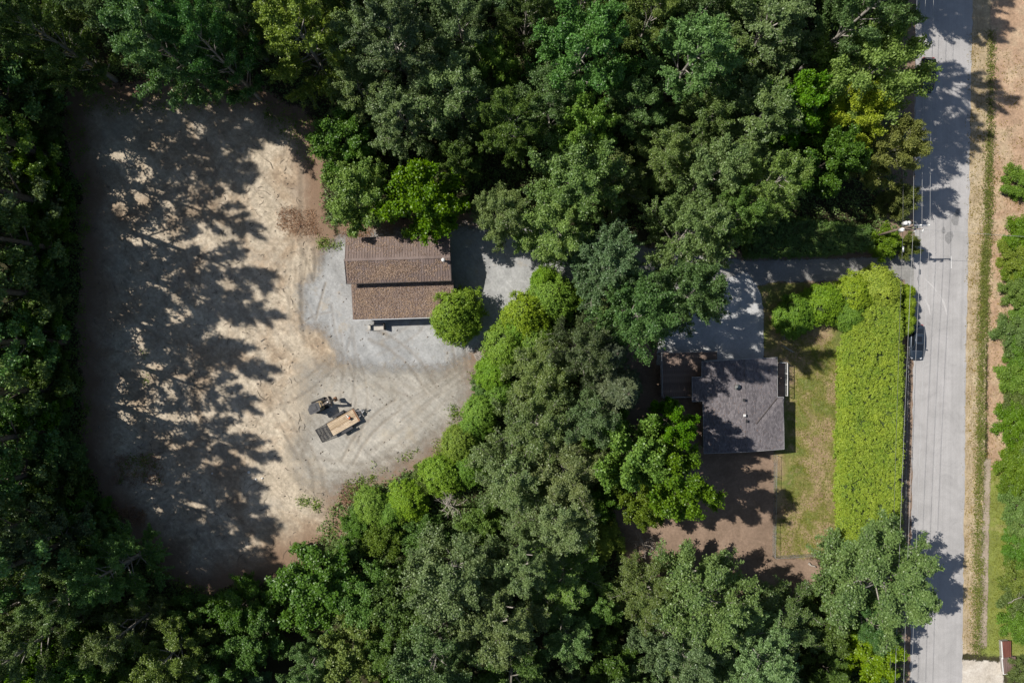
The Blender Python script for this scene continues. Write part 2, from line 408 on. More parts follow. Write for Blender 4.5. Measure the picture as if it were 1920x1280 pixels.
def terrain(X, Y):
    z = (vnoise(X, Y, 9) - .5) * .10 + (vnoise(X + 31, Y, 3.1) - .5) * .07 + (vnoise(X, Y + 17, .9) - .5) * .05 + (vnoise(X, Y, .4) - .5) * .03
    r = np.zeros(X.shape)
    for pts, w, k in RUTS:
        p = PX(pts); q = []
        for i in range(len(p) - 1):           # subdivide and wander a little
            for s in range(4):
                f = s / 4; q.append((p[i][0] * (1 - f) + p[i + 1][0] * f, p[i][1] * (1 - f) + p[i + 1][1] * f))
        q.append(p[-1]); qa = np.array(q); mg = w * 4
        sel = (X > qa[:, 0].min() - mg) & (X < qa[:, 0].max() + mg) & (Y > qa[:, 1].min() - mg) & (Y < qa[:, 1].max() + mg)
        xs, ys = X[sel], Y[sel]; ds = np.full(xs.shape, 1e9)
        for i in range(len(q) - 1): ds = np.minimum(ds, seg_dist(xs, ys, q[i], q[i + 1]))
        d = np.full(X.shape, 1e9); d[sel] = ds
        c = np.zeros(X.shape); c[sel] = np.exp(-(ds / w) ** 2) * k; r = np.maximum(r, c)
        z = z - c * .06 + np.exp(-((d - 1.7 * w) / (w * .6)) ** 2) * .035 * k
    return z, r
def flat(X, Y): return np.zeros(X.shape), np.zeros(X.shape)

def sheet(name, px_poly, off, mat, step, feather, hf=flat, world=False):
    poly = px_poly if world else PX(px_poly)
    m = feather * 1.6 + step
    x0 = math.floor((min(p[0] for p in poly) - m) / step); x1 = math.ceil((max(p[0] for p in poly) + m) / step)
    y0 = math.floor((min(p[1] for p in poly) - m) / step); y1 = math.ceil((max(p[1] for p in poly) + m) / step)
    X, Y = np.meshgrid(np.arange(x0, x1 + 1) * step, np.arange(y0, y1 + 1) * step)
    sd = poly_sd(X, Y, poly)
    z, r = hf(X, Y)
    nx = X.shape[1]; idx = np.arange(X.size).reshape(X.shape)
    F = np.stack([idx[:-1, :-1], idx[:-1, 1:], idx[1:, 1:], idx[1:, :-1]], -1).reshape(-1, 4)
    keep = (sd.ravel() > -m)[F].any(1); F = F[keep]
    u, inv = np.unique(F, return_inverse=True); F = inv.reshape(F.shape)
    V = np.stack([X.ravel(), Y.ravel(), z.ravel() + off], -1)[u]
    me = mesh_np(name, V, F, mat, True)
    for an, ar in (('edge', sd), ('rut', r)):
        a = me.attributes.new(an, 'FLOAT', 'POINT'); a.data.foreach_set('value', ar.ravel()[u].astype(np.float32))
    o = new_obj(name, me); o['kind'] = 'structure'; return o

LOT = [(120, 165), (300, 140), (480, 150), (590, 220), (610, 330), (600, 415), (640, 440), (640, 400), (860, 400), (1080, 430), (1100, 520), (1000, 570),
       (935, 640), (905, 690), (900, 740), (868, 800), (815, 858), (740, 905), (668, 930), (650, 960), (652, 1010), (570, 1055), (480, 1100),
       (390, 1118), (305, 1085), (235, 1010), (195, 935), (155, 880), (146, 600), (146, 350), (118, 260)]
_lw = random.Random(77); _l2 = []
for i in range(len(LOT)):              # a bulldozed edge is never straight
    a, c = LOT[i], LOT[(i + 1) % len(LOT)]; L = math.hypot(c[0] - a[0], c[1] - a[1]); k = max(1, int(L / 22))
    for j in range(k):
        f = j / k; _l2.append((a[0] + (c[0] - a[0]) * f + _lw.uniform(-9, 9), a[1] + (c[1] - a[1]) * f + _lw.uniform(-9, 9)))
LOT = _l2
me = mesh_np('ground', [(-900, -900, -.16), (900, -900, -.16), (900, 900, -.16), (-900, 900, -.16)], [(0, 1, 2, 3)], M['floor'])
a = me.attributes.new('edge', 'FLOAT', 'POINT'); a.data.foreach_set('value', [100.] * 4)
new_obj('ground', me)['kind'] = 'structure'
sheet('dirt_clearing', LOT, 0.0, M['dirt'], .16, 1.2, terrain)
sheet('gravel_yard', [(575, 700), (700, 680), (870, 690), (880, 740), (845, 795), (785, 845), (700, 885), (620, 915), (575, 895), (555, 840), (580, 780)], .006, M['yard'], .16, 2.6, terrain)
sheet('gravel_apron', [(602, 480), (640, 446), (850, 425), (1000, 425), (1110, 450), (1100, 520), (1000, 565), (935, 625), (890, 655), (830, 688), (700, 690), (640, 676),
                       (622, 640), (605, 615), (570, 610), (562, 540), (598, 512)], .012, M['gravel'], .16, 1.3, terrain)
sheet('yard_soil', [(1150, 560), (1100, 450), (1400, 470), (1720, 460), (1720, 600), (1600, 640), (1462, 830), (1455, 1040), (1530, 1045), (1580, 1150), (1420, 1220), (1180, 1080), (1130, 900)], -.05, M['soil'], .5, 1.2)
sheet('lawn', [(1415, 525), (1600, 535), (1640, 800), (1600, 1045), (1455, 1045), (1452, 850), (1434, 690)], -.04, M['lawn'], .5, .8)
sheet('driveway', [(1090, 440), (1250, 470), (1400, 488), (1600, 484), (1690, 478), (1735, 455), (1735, 560), (1690, 524), (1460, 528), (1400, 540), (1250, 545), (1090, 530)], -.02, M['drive'], .5, .5)
sheet('parking_pad', [(1240, 570), (1330, 535), (1400, 508), (1425, 545), (1432, 580), (1432, 684), (1230, 684)], -.012, M['pad'], .5, .25)
sheet('dry_field', [(1846, -400), (2400, -400), (2400, 900), (1852, 900), (1852, 400)], -.05, M['field'], .5, .6)
sheet('green_verge', [(1850, 880), (2300, 870), (2300, 1240), (1840, 1228)], -.044, M['green'], .5, .7)
sheet('dry_verge', [(1795, -400), (1862, -400), (1856, 200), (1850, 640), (1846, 880), (1838, 1225), (1775, 1225), (1790, 640)], -.038, M['verge'], .25, .35)
sheet('road_bank', [(1640, -300), (1740, -300), (1730, 640), (1726, 1600), (1630, 1600), (1650, 640)], -.034, M['soil'], .5, .5)
sheet('footpath', [(1846, 860), (1858, 860), (1853, 1080), (1850, 1215), (1836, 1215), (1838, 1080)], -.026, M['path'], .25, .3)
sheet('gravel_turnout', [(1780, 1236), (1880, 1240), (1890, 1500), (1780, 1500)], -.02, M['pale'], .25, .5)
rd = PX([(1712, -400), (1717, 0), (1713, 640), (1706, 1280), (1700, 1800), (1800, 1800), (1804, 1280), (1812, 640), (1824, 0), (1832, -400)])
b = MB(); n = len(rd) // 2
left = rd[:n]; right = rd[n:][::-1]
rings = []
rr = random.Random(3)
for i in range(n - 1):
    for s in range(60):
        f = s / 60; w = rr.uniform(-.10, .10); w2 = rr.uniform(-.10, .10)
        l = [left[i][k] * (1 - f) + left[i + 1][k] * f for k in (0, 1)]; r_ = [right[i][k] * (1 - f) + right[i + 1][k] * f for k in (0, 1)]
        rings.append([(l[0] + w, l[1], -.01), (l[0] * .7 + r_[0] * .3, l[1] * .7 + r_[1] * .3, .02), (l[0] * .3 + r_[0] * .7, l[1] * .3 + r_[1] * .7, .02), (r_[0] + w2, r_[1], -.01)])
b.loft(rings, close=False)
b.f = [tuple(f) for f in b.f]
road = b.build('road', M['asphalt'], smooth=False); road['kind'] = 'structure'
def blob(name, cx, cy, rx, ry, z, mat, seed, n=40):
    q = random.Random(seed); vs = [(0, 0, 0)]
    ph = [q.uniform(0, 6.3) for _ in range(4)]
    for i in range(n):
        a = 2 * math.pi * i / n
        k = 1 + .14 * math.sin(2 * a + ph[0]) + .10 * math.sin(3 * a + ph[1]) + .06 * math.sin(7 * a + ph[2]) + q.uniform(-.04, .04)
        vs.append((rx * k * math.cos(a), ry * k * math.sin(a), 0))
    me = bpy.data.meshes.new(name); me.from_pydata(vs, [], [(0, 1 + i, 1 + (i + 1) % n) for i in range(n)]); me.materials.append(mat)
    o = new_obj(name, me); w = P(cx, cy); o.location = (w[0], w[1], z); o['kind'] = 'structure'; return o
for i, (x, y, rx, ry) in enumerate([(1791, 411, .55, .75), (1796, 396, .28, .36), (1779, 445, .55, .75), (1769, 432, .2, .5)]):
    blob('asphalt_stain', x, y, rx, ry, .028, M['stain'], i)
for i, (x0, y0, x1, y1, w) in enumerate([(1783.2, 480, 1783.6, 503, .16)]):
    a, c = P(x0, y0), P(x1, y1)
    MB().box(((a[0] + c[0]) / 2, (a[1] + c[1]) / 2, .026), (w, abs(a[1] - c[1]), .004)).build('lane_marking', M['paint'])['kind'] = 'structure'
for pts in ([(1733, 522), (1748, 536), (1757, 548)], [(1762, 553), (1770, 568), (1776, 592)], [(1734, 560), (1741, 574), (1744, 590)]):
    p = [P(*q) for q in pts]; b = MB(); vs = []
    for i, q in enumerate(p):
        w = .14 if i == 1 else .04; vs += [(q[0] - w, q[1], .027), (q[0] + w, q[1], .027)]
    b.add(vs, [(0, 2, 3, 1), (2, 4, 5, 3)]); b.build('drag_mark', M['rubber_mark'])['kind'] = 'structure'

# ------------------------------------------------------------------ foliage generators
def unit(a): return a / (np.linalg.norm(a, axis=-1, keepdims=True) + 1e-9)
def leaf_quads(C, Nn, L, Wd, rng, T=None, fold=.12):
    n = len(C); Nn = unit(Nn)
    if T is None: T = rng.normal(size=(n, 3))
    T = unit(T - Nn * (T * Nn).sum(1, keepdims=True)); B = np.cross(Nn, T)
    s = rng.uniform(.7, 1.3, (n, 1)); L = L * s; Wd = Wd * s
    V = np.stack([C - T * L * .5, C + B * Wd * .5 + Nn * L * fold, C + T * L * .5 - Nn * L * fold * .6, C - B * Wd * .5 + Nn * L * fold], 1)
    return V
def leaf_mesh(name, Vs, mat):
    V = np.concatenate(Vs).reshape(-1, 3); F = np.arange(len(V), dtype=np.int32).reshape(-1, 4)
    return mesh_np(name, V, F, mat)

def broadleaf(seed, h, R, base, nl, ns, per, L, mat, bark, prof, sig=.34, droop=.0, up=.7, pl=(.15, .42), lw=.7, spread=1.0, flat=.85, nz=.85):
    """trunk, limbs to an uneven envelope, side branches that carry plumes of leaves"""
    rng = np.random.default_rng(seed); b = MB(); Vs = []
    bend = rng.uniform(-.04, .04, 2) * h
    tp = lambda z: np.array([bend[0] * (z / h) ** 2, bend[1] * (z / h) ** 2, z])
    r0 = .016 * h
    b.tube([tp(h * f) for f in (0, .12, .35, .6, .78, .9)], [r0 * 1.4, r0, r0 * .8, r0 * .5, r0 * .2, .03], 7)
    for k in range(10):
        p = tp(h * rng.uniform(.80, .93)); q = p + np.array([*rng.normal(size=2) * .1 * R, h * rng.uniform(.02, .08)]); m = int(per * (.4 if h > 27 else .8))
        C = p + (q - p) * rng.uniform(0, 1, (m, 1)) + rng.normal(size=(m, 3)) * sig * R / 5.5 * 1.15
        Vs.append(leaf_quads(C, np.array([0, 0, up]) + rng.normal(size=(m, 3)) * .65, L, L * lw, rng))
    for i in range(nl):
        f = (i + .5) / nl
        zt = h * (base + (1 - base) * (f ** .8) * .98); az = i * 2.39996 + rng.uniform(-.45, .45)
        rr = R * prof((zt / h - base) / (1 - base)) * rng.uniform(.68, 1.16)
        z0 = max(h * base * .6, zt - rr * rng.uniform(.5, .95) - .05 * h); z0 = min(z0, h * .93)
        s = tp(z0); e = tp(zt) + np.array([math.cos(az) * rr, math.sin(az) * rr, 0])
        mid = (s + e) / 2 + np.array([math.cos(az), math.sin(az), 0]) * rr * .08 + np.array([0, 0, (zt - z0) * .12])
        ts = np.linspace(0, 1, 6)[:, None]
        cur = (1 - ts) ** 2 * s + 2 * ts * (1 - ts) * mid + ts ** 2 * e
        rl = max(.035, r0 * .36 * (1 - .5 * f))
        b.tube(cur, list(np.linspace(rl, .02, 6)), 5)
        tang = unit(e - s); hor = np.array([-math.sin(az), math.cos(az), 0])
        sc = .55 + .45 * rr / R
        for k in range(ns):
            t = rng.uniform(.28, 1.0) if k else 1.0
            p = (1 - t) ** 2 * s + 2 * t * (1 - t) * mid + t ** 2 * e
            side = rng.uniform(-1, 1) * spread
            d = unit(tang * rng.uniform(.6, 1.15) + hor * side + np.array([0, 0, rng.uniform(-.35, .65)]) - np.array([0, 0, droop]))
            ln = R * rng.uniform(*pl) * sc * (1.15 - .35 * t)
            q = p + d * ln
            if k % 3 == 0: b.tube([p, (p + q) / 2 + np.array([0, 0, .08 * ln]), q], [max(.02, rl * .35), .02, .01], 3, False)
            m = int(per * rng.uniform(.6, 1.3) * (.5 + .5 * ln / (R * .3)))
            u = rng.uniform(.05, 1.08, m) ** .75
            taper = np.clip(1.15 - .75 * np.abs(u - .45) * 1.6, .25, 1)[:, None]
            C = p + (q - p) * u[:, None] + rng.normal(size=(m, 3)) * sig * R / 5.5 * taper * np.array([1, 1, flat])
            C[:, 2] -= droop * u ** 2 * ln * .4
            out = unit(C - tp(zt * .75)); Nn = np.array([0, 0, up]) + out * .45 + rng.normal(size=(m, 3)) * nz
            Vs.append(leaf_quads(C, Nn, L, L * lw, rng))
    return b.mesh('trunk', bark, True), leaf_mesh('crown', Vs, mat)

def tuft_shell(rng, Pn, Nn, n_leaf, size, L, Wd, mat_up=.55):
    m = len(Pn); C = np.repeat(Pn, n_leaf, 0); D = np.repeat(Nn, n_leaf, 0)
    T0 = unit(D * .6 + np.repeat(np.array([[0, 0, mat_up]]) + rng.normal(size=(m, 3)) * .35, n_leaf, 0)); T = unit(T0 + rng.normal(size=C.shape) * .30)
    ts = np.repeat(rng.uniform(.7, 1.35, (m, 1)), n_leaf, 0)
    C = C + T * size * ts * rng.uniform(.0, 1.0, (len(C), 1)) + rng.normal(size=C.shape) * size * .17
    Nl = unit(D + np.array([0, 0, .5]) + rng.normal(size=C.shape) * .6)
    return leaf_quads(C, Nl, L, Wd, rng, T, .05)

def cedar(seed, h, R, mat, n_t=1100, n_leaf=24, size=.42, lobes=5):
    rng = np.random.default_rng(seed); b = MB(); b.tube([(0, 0, 0), (0, 0, h * .5), (0, 0, h * .8)], [.17, .11, .04], 7)
    off = rng.uniform(-.35, .35, (lobes, 2)) * R; lh = rng.uniform(.7, 1.0, lobes); lh[0] = 1; off[0] *= .3
    pts, nr = [], []
    for k in range(lobes):
        m = n_t // lobes; a = rng.uniform(0, 2 * math.pi, m); v = rng.uniform(0.04, 1, m) ** .75
        prof = np.sin(np.clip(v, 0, 1) * math.pi * .93 + .22) ** .7
        r = R * (.72 if lobes > 1 else 1) * prof; hh = h * lh[k]
        z = hh * (.06 + .94 * v)
        jit = 1 + .20 * np.sin(a * 4 + k * 2) * np.sin(v * 8) + rng.normal(size=m) * .07
        pts.append(np.stack([off[k, 0] + np.cos(a) * r * jit, off[k, 1] + np.sin(a) * r * jit, z], -1))
        nr.append(np.stack([np.cos(a), np.sin(a), (v - .35) * 1.6], -1))
    Pn = np.concatenate(pts); Nn = unit(np.concatenate(nr))
    V1 = tuft_shell(rng, Pn, Nn, n_leaf, size, .27, .12)
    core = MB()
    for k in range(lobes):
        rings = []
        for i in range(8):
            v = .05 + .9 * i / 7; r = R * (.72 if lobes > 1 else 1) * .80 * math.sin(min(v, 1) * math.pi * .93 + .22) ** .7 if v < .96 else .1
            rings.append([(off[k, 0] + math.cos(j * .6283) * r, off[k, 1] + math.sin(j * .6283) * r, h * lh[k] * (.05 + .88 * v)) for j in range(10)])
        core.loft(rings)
    return b.mesh('trunk', M['bark'], True), leaf_mesh('crown', [V1], mat), core.mesh('inner_twigs', M['core'], True)

def fir(seed, h, R, mat):
    rng = np.random.default_rng(seed); b = MB(); b.tube([(0, 0, 0), (0, 0, h * .5), (0, 0, h)], [.2, .12, .02], 7); Vs = []
    z = h * .12
    while z < h * .985:
        f = (z - h * .12) / (h * .88); r = R * (1 - f) ** .8 + .15; nb = 9 if f < .8 else 6
        for k in range(nb):
            a = rng.uniform(0, 6.283); rb = r * rng.uniform(.7, 1.12)
            d = np.array([math.cos(a), math.sin(a), 0]); hp = np.array([-d[1], d[0], 0])
            e = np.array([0, 0, z]) + d * rb + np.array([0, 0, (-.22 + .5 * f) * rb])
            s = np.array([0, 0, z]); b.tube([s, e], [.035, .01], 3, False)
            ntw = max(4, int(rb * 7))
            for q in range(ntw):
                t = rng.uniform(.2, 1); p = s + (e - s) * t; sd = rng.choice([-1, 1]); ln = (1.05 - t * .75) * rb * .33 + .1
                m = int(10 + ln * 26); u = rng.uniform(0, 1, (m, 1)); td = unit(hp * sd + d * .9 + np.array([0, 0, -.1]))
                C = p + td * ln * u + rng.normal(size=(m, 3)) * .045
                T = td + d * .3 + rng.normal(size=(m, 3)) * .4
                Vs.append(leaf_quads(C, np.array([0, 0, 1.0]) + rng.normal(size=(m, 3)) * .35, .24, .065, rng, T, .03))
        z += .30 + .25 * (1 - f)
    return b.mesh('trunk', M['bark'], True), leaf_mesh('crown', Vs, mat)

dome = lambda v: (1 - max(0, v) ** 2.4) ** .5 * (.62 + .38 * min(1, v * 2.4 + .1))
tall = lambda v: (1 - max(0, v) ** 1.7) ** .7 * (.7 + .3 * min(1, v * 3))
ball = lambda v: math.sin(min(.98, max(.04, v * .9 + .12)) * math.pi) ** .55
PROTO = {
    'cw': [broadleaf(s, 22, 6, .20, 36, 24, 80, .24, M['cw'], M['bark_pale'], dome, .23, .05, .6, (.16, .40), .62, .9) for s in (11, 12, 13)],
    'fe': [broadleaf(s, 24, 6, .18, 34, 17, 105, .225, M['cw'], M['bark_pale'], tall, .19, .12, .5, (.28, .58), .6, .75) for s in (14, 15)],
    'tl': [broadleaf(s, 28, 5.2, .10, 30, 13, 40, .32, M['cw'], M['bark'], tall, .31, .0, .6, (.15, .45)) for s in (21, 22, 23)],
    'mp': [broadleaf(s, 12, 5, .14, 30, 18, 88, .255, M['mp'], M['bark'], dome, .30, .1, .7, (.14, .36), .75, 1.0) for s in (31, 32)],
    'lo': [broadleaf(s, 13, 6, .20, 32, 20, 84, .235, M['lo'], M['bark_pale'], dome, .27, .15, .7, (.16, .42), .7, .9) for s in (41,)],
    'bi': [broadleaf(s, 20, 5, .13, 36, 20, 78, .20, M['bi'], M['bark_pale'], ball, .27, .35, .5, (.16, .42), .7, .9) for s in (51, 52)],
    'sh': [broadleaf(s, 5, 3.2, .06, 26, 14, 85, .19, M['sh'], M['bark'], ball, .44, .1, .7) for s in (61, 62)],
    'fir': [fir(71, 14, 3.6, M['fir'])],
    'ced': [cedar(81, 7, 3.1, M['ced'], 760, 44, .62, 5), cedar(82, 7, 3.1, M['ced'], 760, 44, .62, 4)],
}
DIM = {'cw': (22, 6), 'fe': (24, 6), 'tl': (28, 5.2), 'mp': (12, 5), 'lo': (13, 6), 'bi': (20, 5), 'sh': (5, 3.2), 'fir': (14, 3.6), 'ced': (7, 3.1)}
NAME = {'cw': 'cottonwood_tree', 'fe': 'cottonwood_tree', 'tl': 'poplar_tree', 'mp': 'maple_tree', 'lo': 'locust_tree', 'bi': 'birch_tree', 'sh': 'shrub', 'fir': 'fir_tree', 'ced': 'cedar_shrub'}
CAT = {'sh': 'shrub', 'ced': 'shrub'}
TR = random.Random(5)
RF = {'cw': 1.12, 'fe': 1.14, 'tl': 1.08, 'mp': 1.10, 'lo': 1.14, 'bi': 1.08, 'sh': 1.15, 'ced': 1.06}
PLACED = []
def tree(kind, px, py, r, h, label, tint=(1, 1, 1), group=None, ground=False, var=None):
    """px,py: the crown's middle in the photograph (or the trunk's foot if ground); r: crown radius in photograph pixels"""
    mid = 0 if ground else (.62 if kind not in ('sh', 'ced') else .6) * h
    x, y = P(px, py, mid); rm = r / RF.get(kind, 1.0) * MPP * ((CAM_H - (.62 * h if not ground else 0)) / CAM_H)
    H0, R0 = DIM[kind]; ps = PROTO[kind]; p = ps[TR.randrange(len(ps)) if var is None else var]
    o = thing(NAME[kind], (x, y, -.12), TR.uniform(0, 6.28), label, CAT.get(kind, 'tree'), group)
    o.scale = (rm / R0, rm / R0 * TR.uniform(.92, 1.08), h / H0)
    new_obj('trunk', p[0], o); c = new_obj('crown', p[1], o); c.color = (*tint, 1)
    if len(p) > 2: new_obj('inner_twigs', p[2], o)
    PLACED.append((x, y, rm)); return o

